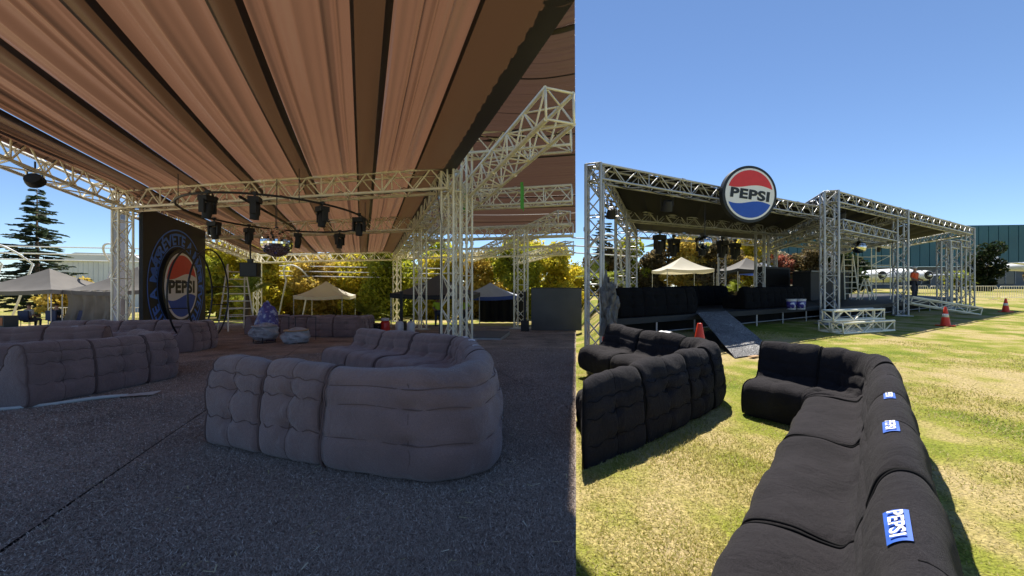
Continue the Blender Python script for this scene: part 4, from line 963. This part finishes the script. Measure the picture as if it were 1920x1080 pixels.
# ------------------------------------------------------------------ people
def person(label, loc, rz, top, bottom, seated=False, cap=None, group='people'):
    """one continuous skinned body; clothing and hair as children"""
    root = empty('person', loc, label, 'person', group); root.rotation_euler = (0, 0, rz)
    hip = 0.50 if seated else 0.92; dz = hip-0.92
    V0 = {'pel': (0, 0, hip), 'bel': (0, 0.01, 1.08+dz), 'che': (0, 0.0, 1.30+dz), 'nek': (0, 0, 1.48+dz), 'hed': (0, -0.02, 1.60+dz), 'top': (0, -0.02, 1.70+dz)}
    for s, n in ((-1, 'l'), (1, 'r')):
        V0['sh'+n] = (s*0.18, 0, 1.40+dz); V0['el'+n] = (s*0.25, 0.02, 1.13+dz); V0['wr'+n] = (s*0.20, -0.20, 1.02+dz); V0['ha'+n] = (s*0.17, -0.27, 1.01+dz)
        V0['hi'+n] = (s*0.10, 0, hip-0.04)
        if seated: V0['kn'+n] = (s*0.13, -0.42, 0.48); V0['an'+n] = (s*0.13, -0.40, 0.08); V0['to'+n] = (s*0.13, -0.58, 0.04)
        else: V0['kn'+n] = (s*0.11, -0.02, 0.49); V0['an'+n] = (s*0.12, 0.02, 0.08); V0['to'+n] = (s*0.13, -0.15, 0.04)
    RAD = {'pel': .15, 'bel': .135, 'che': .16, 'nek': .055, 'hed': .095, 'top': .07, 'sh': .07, 'el': .048, 'wr': .034, 'ha': .04, 'hi': .10, 'kn': .065, 'an': .045, 'to': .04}
    def skin(nm, keys, edges, mt, grow=0.0, par=root):
        me = bpy.data.meshes.new(nm); me.from_pydata([V0[k] for k in keys], [(keys.index(a), keys.index(b)) for a, b in edges], []); me.update()
        o = bpy.data.objects.new(nm, me); COL.objects.link(o); o.parent = par; me.materials.append(MAT[mt])
        md = o.modifiers.new('skin', 'SKIN'); md.use_smooth_shade = True
        sv = me.skin_vertices[0].data
        for k, q in zip(keys, sv):
            r = RAD.get(k, RAD.get(k[:2], .05))+grow; q.radius = (r, r*0.85); q.use_root = (k == keys[0])
        sb = o.modifiers.new('sub', 'SUBSURF'); sb.levels = 1; sb.render_levels = 1
        return o
    ed = [('pel', 'bel'), ('bel', 'che'), ('che', 'nek'), ('nek', 'hed'), ('hed', 'top')]
    for n in 'lr': ed += [('che', 'sh'+n), ('sh'+n, 'el'+n), ('el'+n, 'wr'+n), ('wr'+n, 'ha'+n), ('pel', 'hi'+n), ('hi'+n, 'kn'+n), ('kn'+n, 'an'+n), ('an'+n, 'to'+n)]
    skin('body', list(V0), ed, 'skin')
    skin('upper_clothing', ['pel', 'bel', 'che', 'shl', 'shr', 'ell', 'elr'], [('pel', 'bel'), ('bel', 'che'), ('che', 'shl'), ('che', 'shr'), ('shl', 'ell'), ('shr', 'elr')], top, 0.018)
    skin('trousers', ['pel', 'hil', 'hir', 'knl', 'knr', 'anl', 'anr'], [('pel', 'hil'), ('pel', 'hir'), ('hil', 'knl'), ('hir', 'knr'), ('knl', 'anl'), ('knr', 'anr')], bottom, 0.014)
    m = MB(); c = Vector(loc)+V(0, 0.0, 1.665+dz); prof = [(0.108*math.cos(a), 0.115*math.sin(a)) for a in np.linspace(-0.15, 1.5, 8)]
    m.lathe(prof, c, 14); o = m.build('helmet' if cap else 'hair', cap or 'hair', None, True)
    o.parent = root; o.location = (0, 0.005, 0)
    for v in o.data.vertices: v.co = v.co - Vector(loc)
    return root
person('standing person in an orange vest and white helmet on the right stage', (21.6, 20.6, stz(20.6)), 0.3, 'vest_orange', 'trousers', cap='white_paint')
person('person in orange vest seen through the middle of the outdoor stage', (16.8, 25.4, stz(25.4)), -0.2, 'vest_orange', 'trousers', cap='white_paint')
person('person in a yellow vest under the grey tent behind the near towers', (-3.9, 20.2, groundz(-3.9, 20.2)), 0.4, 'vest_yellow', 'trousers', cap='white_paint')
person('person in a yellow vest at the right side of the grey tent', (-2.5, 20.7, groundz(-2.5, 20.7)), -0.8, 'vest_yellow', 'shirt_dark')
for k, (x, lab, tp) in enumerate(((-26.3, 'seated person in a light top, leftmost under the wide grey tent', 'shirt_light'), (-24.8, 'seated person in dark clothes, second from left under the wide grey tent', 'shirt_dark'), (-23.2, 'seated person in a black jacket, nearest the net curtain', 'shirt_dark'))):
    z = groundz(x, 20.9)
    person(lab, (x, 20.9, z), math.pi+0.2*k, tp, 'trousers', True)
    ch = empty('event_chair', (x, 20.9, z), ['chair with a dark blue back under the leftmost seated person', 'chair with a dark blue back under the second seated person', 'chair under the person nearest the net curtain'][k], 'chair', 'chairs under the left tent')
    m = MB(); m.box((x, 20.95, z+0.42), (0.50, 0.48, 0.06)); m.build('seat', 'chair_blue', ch)
    m = MB(); m.box((x, 20.66, z+0.70), (0.55, 0.06, 0.52)); m.build('backrest', 'chair_blue', ch)
    for sx in (-0.22, 0.22):
        for sy in (-0.2, 0.2): m = MB(); m.tube((x+sx, 20.93+sy, z), (x+sx, 20.93+sy, z+0.4), 0.015, 5); m.build('leg', 'dark_aluminium', ch)
m = MB(); z = groundz(-26.6, 20.0); m.box((-26.6, 19.9, z+0.35), (1.3, 0.6, 0.7)); cc = tag(m.build('wooden_chest', 'board_grey'), 'low chest with an orange side at the left picture edge', 'chest')
m = MB(); m.box((-26.3, 19.59, z+0.42), (0.6, 0.02, 0.4)); m.build('front_panel', 'wood_orange', cc)
# ------------------------------------------------------------------ barriers
def barrier_proto():
    root = empty('crowd_barrier', (0, 0, 0), 'x', 'barrier', 'crowd barriers along the far lawn')
    m = MB(); m.path([(-1.1, 0, 0.12), (-1.1, 0, 0.98), (-1.02, 0, 1.08), (1.02, 0, 1.08), (1.1, 0, 0.98), (1.1, 0, 0.12)], 0.022, 6); m.tube((-1.1, 0, 0.2), (1.1, 0, 0.2), 0.02, 6); m.build('frame', 'aluminium', root, True)
    for k in range(13):
        m = MB(); x = -0.94+1.88*k/12; m.tube((x, 0, 0.2), (x, 0, 1.07), 0.012, 5, caps=False); m.build('bar', 'aluminium', root)
    for sx in (-0.8, 0.8): m = MB(); m.box((sx, 0, 0.05), (0.05, 0.6, 0.05)); m.tube((sx, 0, 0.05), (sx, 0, 0.2), 0.02, 5); m.build('foot', 'aluminium', root)
    return root
bp_ = barrier_proto(); spots = []
for k in range(8): spots.append((32.3+2.35*k, 31.0-0.35*k, -0.15, 'crowd barrier number %s from the stage end in the row at far right' % ['one', 'two', 'three', 'four', 'five', 'six', 'seven', 'eight'][k]))
for k in range(3): spots.append((23.5+2.35*k, 36.0, 0.0, 'crowd barrier seen behind the outdoor stage, %s of three' % ['left', 'middle', 'right'][k]))
for k in range(3): spots.append((-28.6+2.3*k, 24.6, 0.0, 'crowd barrier behind the seated people, %s of three' % ['left', 'middle', 'right'][k]))
for i, (x, y, rz, lab) in enumerate(spots):
    o = bp_ if i == 0 else copy_tree(bp_); o.location = (x, y, groundz(x, y)); o.rotation_euler = (0, 0, rz); o['label'] = lab
# ------------------------------------------------------------------ white arched pipe frame at left and by the stage
def pipe_frame(x0, x1, y, h, label, arches):
    z = groundz((x0+x1)/2, y); root = empty('pipe_frame', (x0, y, z), label, 'pipe frame', 'white arched pipe frames')
    for k, hh in enumerate((h, h-0.45, h-0.85)):
        m = MB(); m.tube((x0, y, z+hh), (x1, y, z+hh-0.25), 0.04, 6); m.build('rail', 'white_paint', root)
    for ax in arches:
        m = MB(); m.path([V(ax-1.0, y-1.2, z)] + [V(ax-math.cos(t)*1.0, y-1.2+1.2*(1-math.sin(t)), z+h-1.2+1.2*math.sin(t)) for t in np.linspace(0, math.pi, 15)] + [V(ax+1.0, y-1.2, z)], 0.06, 7); m.build('arch', 'white_paint', root, True)
pipe_frame(-34, -21.3, 25.0, 5.1, 'white arched pipe frame with rails behind the left tents', (-32.2, -25.0))
pipe_frame(-20, -6, 33.0, 4.6, 'white pipe frame in front of the hedge behind the ladder', (-18.4,))
pipe_frame(3.4, 7.3, 22.0, 4.0, 'white arched pipe frame at the left edge of the outdoor stage', (5.2,))
# ------------------------------------------------------------------ buildings
def clad_wall(root, a, b, z0, z1, mt, pitch=1.0, depth=0.12, nm='cladding_panel'):
    a = Vector(a); b = Vector(b); L_ = (b-a).length; d = (b-a)/L_; nrm = V(d.y, -d.x, 0); n = int(L_/pitch)
    for k in range(n):
        p = a + d*(L_*k/n); q = a + d*(L_*(k+0.93)/n); m = MB()
        m.prism([V(p.x, p.y, z0), V(q.x, q.y, z0), V(q.x, q.y, z1), V(p.x, p.y, z1)], nrm*depth); m.build(nm, mt, root)
    m = MB(); o_ = -nrm*0.4; m.prism([V(a.x, a.y, z0), V(b.x, b.y, z0), V(b.x, b.y, z1), V(a.x, a.y, z1)], o_); m.build('wall', mt, root)
gz = lawnz(70)
hb = empty('hangar_building', (48, 72, gz), 'large teal metal-clad hangar behind the outdoor stage', 'building')
clad_wall(hb, (36, 74, 0), (125, 66, 0), gz+4.0, gz+11.2, 'teal_cladding', 1.6)
m = MB(); m.prism([V(36, 75, gz), V(125, 67, gz), V(125, 67, gz+4.0), V(36, 75, gz+4.0)], V(0.1, 1, 0)); m.build('base_wall', 'wall_low', hb)
m = MB(); m.prism([V(36, 74.1, gz+11.2), V(125, 66.1, gz+11.2), V(125, 66.1, gz+11.45), V(36, 74.1, gz+11.45)], V(0, 30, 0)); m.build('roof', 'teal_cladding', hb)
for k in range(12):
    x = 40+7*k; y = 75-(x-36)*8/89; m = MB(); m.box((x, y-0.12, gz+2.0), (5.0, 0.12, 2.4), -0.09); w_ = m.build('window', 'glass_dark', hb)
    for sx in (-2.5, -0.8, 0.9, 2.5): m = MB(); m.box((x+sx, y-0.2-sx*0.09, gz+2.0), (0.14, 0.08, 2.4)); m.build('mullion', 'concrete_grey', w_)
wh = empty('warehouse', (-56, 62, -2.5), 'white ribbed warehouse far behind the left tents', 'building'); zz = groundz(-50, 62)
clad_wall(wh, (-74, 62, 0), (-58.5, 62, 0), zz, zz+8.2, 'warehouse', 0.8, 0.1)
m = MB(); m.prism([V(-74.5, 61.5, zz+8.2), V(-58, 61.5, zz+8.2), V(-62, 61.5, zz+9.4), V(-70, 61.5, zz+9.6)], V(0, 14, 0)); m.build('roof', 'warehouse', wh)
m = MB(); m.box((-20.8, 20.4, groundz(-20.8, 20)+3.1), (0.42, 0.42, 6.2)); pc = tag(m.build('grey_column', 'concrete_grey'), 'grey square column standing just left of the banner tower', 'column')
m = MB(); m.box((-20.8, 20.4, groundz(-20.8, 20)+6.24), (0.5, 0.5, 0.08)); m.build('cap', 'steel_grey', pc)
# ------------------------------------------------------------------ aircraft
def aircraft(c, rz, s, label, prop=True):
    root = empty('parked_aircraft', c, label, 'aircraft', 'parked aircraft'); C = Vector(c); M = Matrix.Rotation(rz, 3, 'Z')
    def w(x, y, z): return C + M @ (V(x, y, z)*s)
    prof = [(0.05, -3.2), (0.45, -2.9), (0.75, -2.0), (0.85, 0), (0.8, 3), (0.5, 6), (0.15, 8.5)]
    ax = M @ Matrix.Rotation(R(-90), 3, 'X'); m = MB(); m.lathe([(r*s, y*s) for r, y in prof], w(0, 0, 2.0), 18, ax); m.build('fuselage', 'plane_white', root, True)
    for sx in (-1, 1):
        m = MB(); m.add([w(sx*0.6, -0.9, 1.75), w(sx*8.3, -0.1, 2.2), w(sx*8.3, 0.9, 2.2), w(sx*0.6, 1.5, 1.75), w(sx*0.6, -0.7, 2.02), w(sx*8.3, 0, 2.3), w(sx*8.3, 0.8, 2.3), w(sx*0.6, 1.4, 2.02)], [(0, 1, 2, 3), (4, 7, 6, 5), (0, 4, 5, 1), (1, 5, 6, 2), (2, 6, 7, 3), (3, 7, 4, 0)]); m.build('wing', 'plane_white', root)
        m = MB(); m.lathe([(0.55*s, -1.7*s), (0.62*s, -1.3*s), (0.6*s, 0), (0.2*s, 1.5*s)], w(sx*2.6, 0, 1.95), 16, ax); e_ = m.build('engine', 'plane_white', root, True, 40)
        m = MB(); m.lathe([(0.50*s, -1.715*s), (0.1*s, -1.72*s)], w(sx*2.6, 0, 1.95), 16, ax); m.build('intake', 'black_matte', e_)
        m = MB(); m.lathe([(0.02*s, -2.1*s), (0.14*s, -1.95*s), (0.18*s, -1.73*s)], w(sx*2.6, 0, 1.95), 12, ax); m.build('spinner', 'plane_white', e_, True)
        for a in (0.5, 2.6, 4.7):
            m = MB(); p = w(sx*2.6, -1.85, 1.95); m.tube(p, p + M @ (V(math.cos(a), 0, math.sin(a))*1.15*s), 0.07*s, 5, 0.04*s); m.build('propeller_blade', 'black_metal', e_)
        m = MB(); m.tube(w(sx*2.6, 0, 1.5), w(sx*2.6, 0, 0.4), 0.07*s, 6); m.build('gear_leg', 'steel_grey', root)
        m = MB(); m.lathe([(0.1*s, -0.12*s), (0.38*s, -0.1*s), (0.38*s, 0.1*s), (0.1*s, 0.12*s)], w(sx*2.6, 0, 0.38), 14, M @ Matrix.Rotation(R(90), 3, 'Y')); m.build('wheel', 'black_matte', root, True, 40)
    m = MB(); m.prism([w(-0.06, 6.2, 2.3), w(-0.06, 8.6, 2.2), w(-0.06, 8.8, 4.2), w(-0.06, 7.6, 4.2)], M @ V(0.12*s, 0, 0)); m.build('fin', 'plane_white', root)
    m = MB(); m.prism([w(-2.6, 7.2, 2.3), w(2.6, 7.2, 2.3), w(2.6, 8.3, 2.3), w(-2.6, 8.3, 2.3)], V(0, 0, 0.1*s)); m.build('tailplane', 'plane_white', root)
aircraft((46.5, 47.0, groundz(46.5, 47)+0.1), -0.05, 1.0, 'white twin-propeller aircraft parked behind the right stage')
aircraft((73.0, 50.0, groundz(70, 50)+1.5), 0.1, 1.0, 'white aircraft cut off by the right picture edge')
# ------------------------------------------------------------------ vegetation
def leaf_cloud(n, blobs, size, jitter=0.25):
    """n leaf quads scattered near the surface of the blobs (c, r)"""
    w = np.array([b[1][0]*b[1][1] for b in blobs]); w = w/w.sum(); idx = RNG.choice(len(blobs), n, p=w)
    cen = np.array([b[0] for b in blobs])[idx]; rad = np.array([b[1] for b in blobs])[idx]
    d = RNG.normal(size=(n, 3)); d /= np.linalg.norm(d, axis=1)[:, None]
    rr = 1 - np.abs(RNG.normal(0, jitter, n)); p = cen + d*rad*rr[:, None]
    a = RNG.normal(size=(n, 3)); a /= np.linalg.norm(a, axis=1)[:, None]; b = np.cross(a, RNG.normal(size=(n, 3))); b /= np.linalg.norm(b, axis=1)[:, None]
    s = size*RNG.uniform(0.6, 1.4, n)[:, None]
    v = np.stack([p-a*s-b*s*0.55, p+a*s-b*s*0.55, p+a*s+b*s*0.55, p-a*s+b*s*0.55], 1).reshape(-1, 3)
    return v, np.arange(n*4).reshape(n, 4)
def tree(loc, h, rad, leafmat, label, n=3500, size=0.16, seed=0, group='hedge trees beyond the pavilions', low=0.12, scale=1.0, name='tree'):
    r_ = random.Random(seed*7+1); root = empty(name, loc, label, 'tree', group)
    m = MB(); pts = [Vector(loc), Vector(loc)+V(r_.uniform(-.2, .2), 0, h*0.35), Vector(loc)+V(r_.uniform(-.4, .4), r_.uniform(-.3, .3), h*0.7)]
    m.path(pts, [0.05*h*0.5+0.05, 0.03*h*0.5+0.03, 0.03], 7)
    for k in range(5):
        a = r_.uniform(0, 6.28); b = pts[1].lerp(pts[2], r_.random()); m.tube(b, b+V(math.cos(a)*rad*0.7, math.sin(a)*rad*0.7, h*0.2), 0.05, 5, 0.015)
    m.build('trunk', 'bark', root, True)
    blobs = []
    for k in range(26):
        a = r_.uniform(0, 6.28); q = r_.uniform(0.0, 0.8); zz = r_.uniform(low, 0.92)
        sh = 1-abs(zz-0.5)*0.9
        blobs.append(((math.cos(a)*rad*q*sh, math.sin(a)*rad*q*sh, h*zz), (rad*r_.uniform(.28, .5), rad*r_.uniform(.28, .5), h*r_.uniform(.09, .17))))
    v, f = leaf_cloud(n, blobs, size); o = mesh_np('crown', v, f, leafmat, root)
    return root
words = ['olive', 'yellow', 'golden', 'rusty', 'bright yellow-green', 'dense', 'bushy', 'tall', 'pale', 'broad', 'ragged']
seq = ['leaf_green', 'leaf_yellow', 'leaf_yellow', 'leaf_orange', 'leaf_yellow', 'leaf_green', 'leaf_yellow', 'leaf_orange']
pos_names = ['behind the step ladder', 'left of the cream tent', 'directly behind the cream tent', 'right of the cream tent', 'behind the far thin tower', 'behind the grey tent', 'between the grey and blue tents', 'behind the blue tent', 'above the grey board', 'at the far right of the carpet view']
k = 0
for i, x in enumerate(np.linspace(-29, 4.0, 10)):
    y = 35+1.5*math.sin(i*2.1); tree((x, y, groundz(x, y)), 6.3+0.6*math.sin(i*1.7), 3.1, seq[i % 8], '%s tree in the hedge %s' % (['green', 'yellow', 'yellow', 'orange-brown', 'yellow', 'green', 'yellow', 'orange-brown'][i % 8], pos_names[i]), 9000, 0.13, i, low=0.02)
for i, x in enumerate(np.linspace(-31, 6.0, 9)):
    y = 40.5+1.2*math.sin(i*1.9); tree((x, y, groundz(x, y)), 7.6+0.7*math.sin(i*2.9), 3.4, seq[(i*3+1) % 8], 'taller tree showing above the hedge, %s from the left' % ['first', 'second', 'third', 'fourth', 'fifth', 'sixth', 'seventh', 'eighth', 'ninth'][i], 6000, 0.15, 100+i, low=0.02)
seqr = ['leaf_brown', 'leaf_green', 'leaf_brown', 'leaf_orange', 'leaf_brown', 'leaf_orange', 'leaf_yellow', 'leaf_red', 'leaf_brown', 'leaf_dark']
posr = ['behind the left stage tower', 'left of the cream tent seen through the stage', 'behind that cream tent', 'right of that cream tent', 'behind the small mirror ball', 'left of the second grey tent', 'behind the second grey tent', 'above the black screen panel', 'right of the black screen panel', 'at the left end of the hangar']
for i, x in enumerate(np.linspace(10.0, 33.0, 10)):
    y = 40+1.5*math.sin(i*1.3); tree((x, y, groundz(x, y)), 5.6+0.7*math.sin(i*2.3) - (1.2 if i in (7, 9) else 0), 2.7, seqr[i], '%s tree %s' % (seqr[i].replace('leaf_', '').replace('dark', 'dark green').replace('brown', 'brown-olive').replace('red', 'reddish'), posr[i]), 8000, 0.12, 30+i, low=0.02)
for i, (x, y, h, rd, lm, lab) in enumerate(((44, 60, 5.0, 3.0, 'leaf_dark', 'dark green bush in front of the hangar behind the aircraft'), (53, 60, 5.2, 3.2, 'leaf_dark', 'dark bush in front of the hangar right of the aircraft engine'), (36, 52, 5.0, 2.4, 'leaf_pale', 'pale blossoming tree behind the right stage counter'), (39, 58, 4.6, 2.6, 'leaf_dark', 'dark bush left of the scaffold tower'), (85, 62, 4.4, 2.6, 'leaf_brown', 'brownish bush at the right picture edge before the hangar'), (70, 60, 3.0, 2.6, 'leaf_green', 'low green bush before the hangar windows'))):
    tree((x, y, groundz(x, y)), h, rd, lm, lab, 3600, 0.17, 60+i, 'bushes before the hangar')
tree((65.5, 53, groundz(66, 53)), 6.4, 2.1, 'leaf_dark', 'dark cone-shaped evergreen right of the far stage tower', 6000, 0.13, 71, 'bushes before the hangar', low=0.05)
def conifer(loc, h, rad, label, seed, sparse=1.0):
    r_ = random.Random(seed); root = empty('conifer', loc, label, 'tree', 'conifers'); L0 = Vector(loc)
    m = MB(); m.tube(L0, L0+V(0, 0, h), 0.02*h, 7, 0.02); tk = m.build('trunk', 'bark', root, True)
    V_, m2 = [], MB()
    nt_ = int(24*sparse)
    for k in range(nt_):
        t = 0.1+0.88*k/nt_; zz = h*t; rr = rad*(1-t)**0.85+0.12
        for q in range(int(7+5*(1-t))):
            t = min(max(0.1+0.88*(k+r_.uniform(-1.2, 1.2))/nt_, 0.06), 0.985); zz = h*t; rr = rad*(1-t)**0.85+0.12
            a = r_.uniform(0, 6.28); ln = rr*r_.uniform(0.5, 1.2); dr = V(math.cos(a), math.sin(a), 0)
            tip = V(0, 0, zz) + dr*ln + V(0, 0, ln*r_.uniform(-0.38, 0.22))
            m2.tube(L0+V(0, 0, zz), L0+tip, 0.02, 4, 0.008, caps=False)
            ns = int(26*ln/rad*2.0)+10
            for s_ in range(ns):
                u = r_.uniform(0.2, 1.0); c = V(0, 0, zz).lerp(tip, u); sd = V(-dr.y, dr.x, 0)*r_.choice((-1, 1)); l_ = 0.28*rad/2.8*(1.25-u*0.6)*r_.uniform(.7, 1.3)
                e_ = c + (sd*0.8+dr*0.7+V(0, 0, r_.uniform(-.35, .15)))*l_; wv = V(0, 0, 1)*0.06+dr*0.05
                V_ += [c-wv, c+wv, e_+wv*0.4, e_-wv*0.4]
    m2.build('branches', 'bark', root)['kind'] = 'stuff'
    mesh_np('crown', np.array([tuple(v) for v in V_]), np.arange(len(V_)).reshape(-1, 4), 'leaf_pine', root)
conifer((-47.0, 38.0, groundz(-47, 38)), 12.8, 4.0, 'tall spruce against the sky at far left', 3, 1.3)
conifer((-31.0, 41.0, groundz(-31, 41)), 9.0, 2.6, 'sparse conifer behind the banner', 5, 0.6)
conifer((9.6, 40.0, groundz(9.6, 40)), 9.5, 2.6, 'sparse conifer behind the left stage tower', 8, 0.6)
tree((-40, 34, groundz(-40, 34)), 3.6, 2.6, 'leaf_orange', 'orange-leaved shrub under the tall spruce', 3500, 0.13, 81, 'shrubs at far left')
tree((-33, 38, groundz(-33, 38)), 4.6, 2.2, 'leaf_green', 'green shrub behind the white pipe frame at left', 3500, 0.13, 82, 'shrubs at far left')
tree((-28, 33, groundz(-28, 33)), 3.3, 2.4, 'leaf_yellow', 'yellowish shrub between the left tents and the banner tower', 3500, 0.13, 83, 'shrubs at far left')
def palm(loc, h, L_, label, seed, nf=16):
    r_ = random.Random(seed); root = empty('palm', loc, label, 'palm', 'palms'); L0 = Vector(loc)
    m = MB(); m.path([L0, L0+V(0.03, 0, h*0.5), L0+V(0, 0, h)], [0.2, 0.16, 0.14], 9); m.build('trunk', 'bark', root, True)
    for k in range(nf):
        a = 2*math.pi*k/nf + r_.uniform(-.2, .2); el = r_.uniform(0.15, 1.25); dr = V(math.cos(a), math.sin(a), 0); m = MB(); pts = []
        for t in np.linspace(0, 1, 9): pts.append(L0+V(0, 0, h)+dr*(L_*t*math.cos(el))+V(0, 0, L_*(t*math.sin(el)-0.5*t*t*(1.0-el*0.4))))
        m.path(pts, 0.018, 4); sd = V(-dr.y, dr.x, 0)
        for i in range(26):
            t = 0.18+0.8*i/26; j = min(int(t*8), 7); c = pts[j].lerp(pts[j+1], t*8-j); ll = L_*0.38*math.sin(math.pi*min(1, t*0.85+0.12))
            fw = (pts[j+1]-pts[j]).normalized()
            for s_ in (-1, 1):
                e_ = c + (sd*s_*0.75+fw*0.65+V(0, 0, -0.15+r_.uniform(-.1, .1)))*ll; m.add([c-fw*0.03, c+fw*0.03, e_], [(0, 1, 2)])
        m.build('frond', 'leaf_palm', root)
palm((-18.6, 27.0, groundz(-18.6, 27)), 1.9, 2.2, 'palm behind the step ladder left of the mirror ball', 1)
palm((-9.7, 25.5, groundz(-9.7, 25.5)), 0.5, 1.7, 'low palm right of the cream tent', 2)
palm((5.2, 22.5, groundz(5.2, 22.5)), 1.5, 2.0, 'palm at the left side of the outdoor stage', 3)
palm((18.4, 31.5, groundz(18.4, 31.5)), 0.6, 1.5, 'low palm seen through the outdoor stage beside the cream tent', 4)
palm((57, 49, groundz(57, 49)), 1.4, 1.9, 'small palm behind the entrance gate towers', 5)
# ------------------------------------------------------------------ grass blades on the near lawn
N = 300000
rr = 0.9 + 13.0*RNG.random(N)**1.7; th = RNG.uniform(R(-12), R(68), N)
gx = rr*np.sin(th); gy = rr*np.cos(th)+0.3
ok = gx > gy/6.0 + 0.02
gx, gy = gx[ok], gy[ok]; N = len(gx)
pat = np.sin(gx*1.3+gy*0.7)*np.sin(gy*1.1-gx*0.4+1.2) + 0.5*np.sin(gx*3.1+1.0)*np.sin(gy*2.7)
keep = RNG.random(N) < np.clip(0.62+0.45*pat, 0.15, 1); gx, gy = gx[keep], gy[keep]; N = len(gx)
gz_ = np.array([groundz(a, b) for a, b in zip(gx, gy)])
dist = np.sqrt(gx**2+gy**2); hgt = RNG.uniform(0.010, 0.038, N)*(0.7+0.5*np.clip(pat[keep], -0.6, 1)); wd = 0.0022+0.0012*dist*0.5
ang = RNG.uniform(0, 6.283, N); ln = RNG.uniform(-0.03, 0.03, (N, 2))
base = np.stack([gx, gy, gz_-0.002], 1); sx = np.stack([np.cos(ang)*wd, np.sin(ang)*wd, np.zeros(N)], 1)
tip = base + np.stack([ln[:, 0], ln[:, 1], hgt], 1)
v = np.stack([base-sx, base+sx, tip], 1).reshape(-1, 3)
tag(mesh_np('grass', v, np.arange(N*3).reshape(N, 3), 'grass_blades', None, 3), 'short dry grass on the near lawn', 'grass', kind='stuff')
N = 460000
rr = 1.5 + 8.5*RNG.random(N)**1.6; th = RNG.uniform(R(-58), R(11), N); gx = rr*np.sin(th); gy = rr*np.cos(th)
ok = (gx < gy/6.0-0.01) & (np.abs(gx-AD*gy+1.68) > 0.012); gx, gy = gx[ok], gy[ok]; N = len(gx)
pz = 0.45-SL*gy; dist = np.hypot(gx, gy); hgt = RNG.uniform(0.004, 0.013, N); wd = 0.0009+0.0007*dist
ang = RNG.uniform(0, 6.283, N); ln = RNG.normal(0, 0.009, (N, 2)); base = np.stack([gx, gy, pz+0.007], 1); sx = np.stack([np.cos(ang)*wd, np.sin(ang)*wd, np.zeros(N)], 1)
v = np.stack([base-sx, base+sx, base+np.stack([ln[:, 0], ln[:, 1], hgt], 1)], 1).reshape(-1, 3)
mat('pile', (0.1, 0.09, 0.08), 0.9, spec=0.1, island=[(0.17, 0.132, 0.11), (0.42, 0.32, 0.26), (0.24, 0.185, 0.152), (0.52, 0.41, 0.33), (0.31, 0.24, 0.195), (0.78, 0.67, 0.57)])  # pile colours brightened too, in place of light the canopy keeps out
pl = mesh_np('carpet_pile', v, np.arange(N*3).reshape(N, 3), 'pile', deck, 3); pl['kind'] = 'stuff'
# straw bits and dry leaves blown over the carpet
n = 420; bx = RNG.uniform(-5.5, 0.4, n); by = 1.5+6*RNG.random(n)**1.3; okb = bx < by/6-0.05; bx, by = bx[okb], by[okb]; n = len(bx)
ang = RNG.uniform(0, 6.283, n); L_ = RNG.uniform(0.008, 0.028, n); w_ = RNG.uniform(0.0015, 0.004, n)
c = np.stack([bx, by, 0.45-SL*by+0.014], 1); d = np.stack([np.cos(ang)*L_, np.sin(ang)*L_, RNG.uniform(-.004, .006, n)], 1); e = np.stack([-np.sin(ang)*w_, np.cos(ang)*w_, 0*w_], 1)
v = np.stack([c-d-e, c+d-e, c+d+e, c-d+e], 1).reshape(-1, 3)
mat('straw', (0.5, 0.42, 0.24), 0.8, island=[(0.55, 0.47, 0.28), (0.40, 0.33, 0.15), (0.62, 0.58, 0.45)])
tag(mesh_np('straw_litter', v, np.arange(n*4).reshape(n, 4), 'straw'), 'bits of straw scattered over the dark carpet', 'litter', kind='stuff')
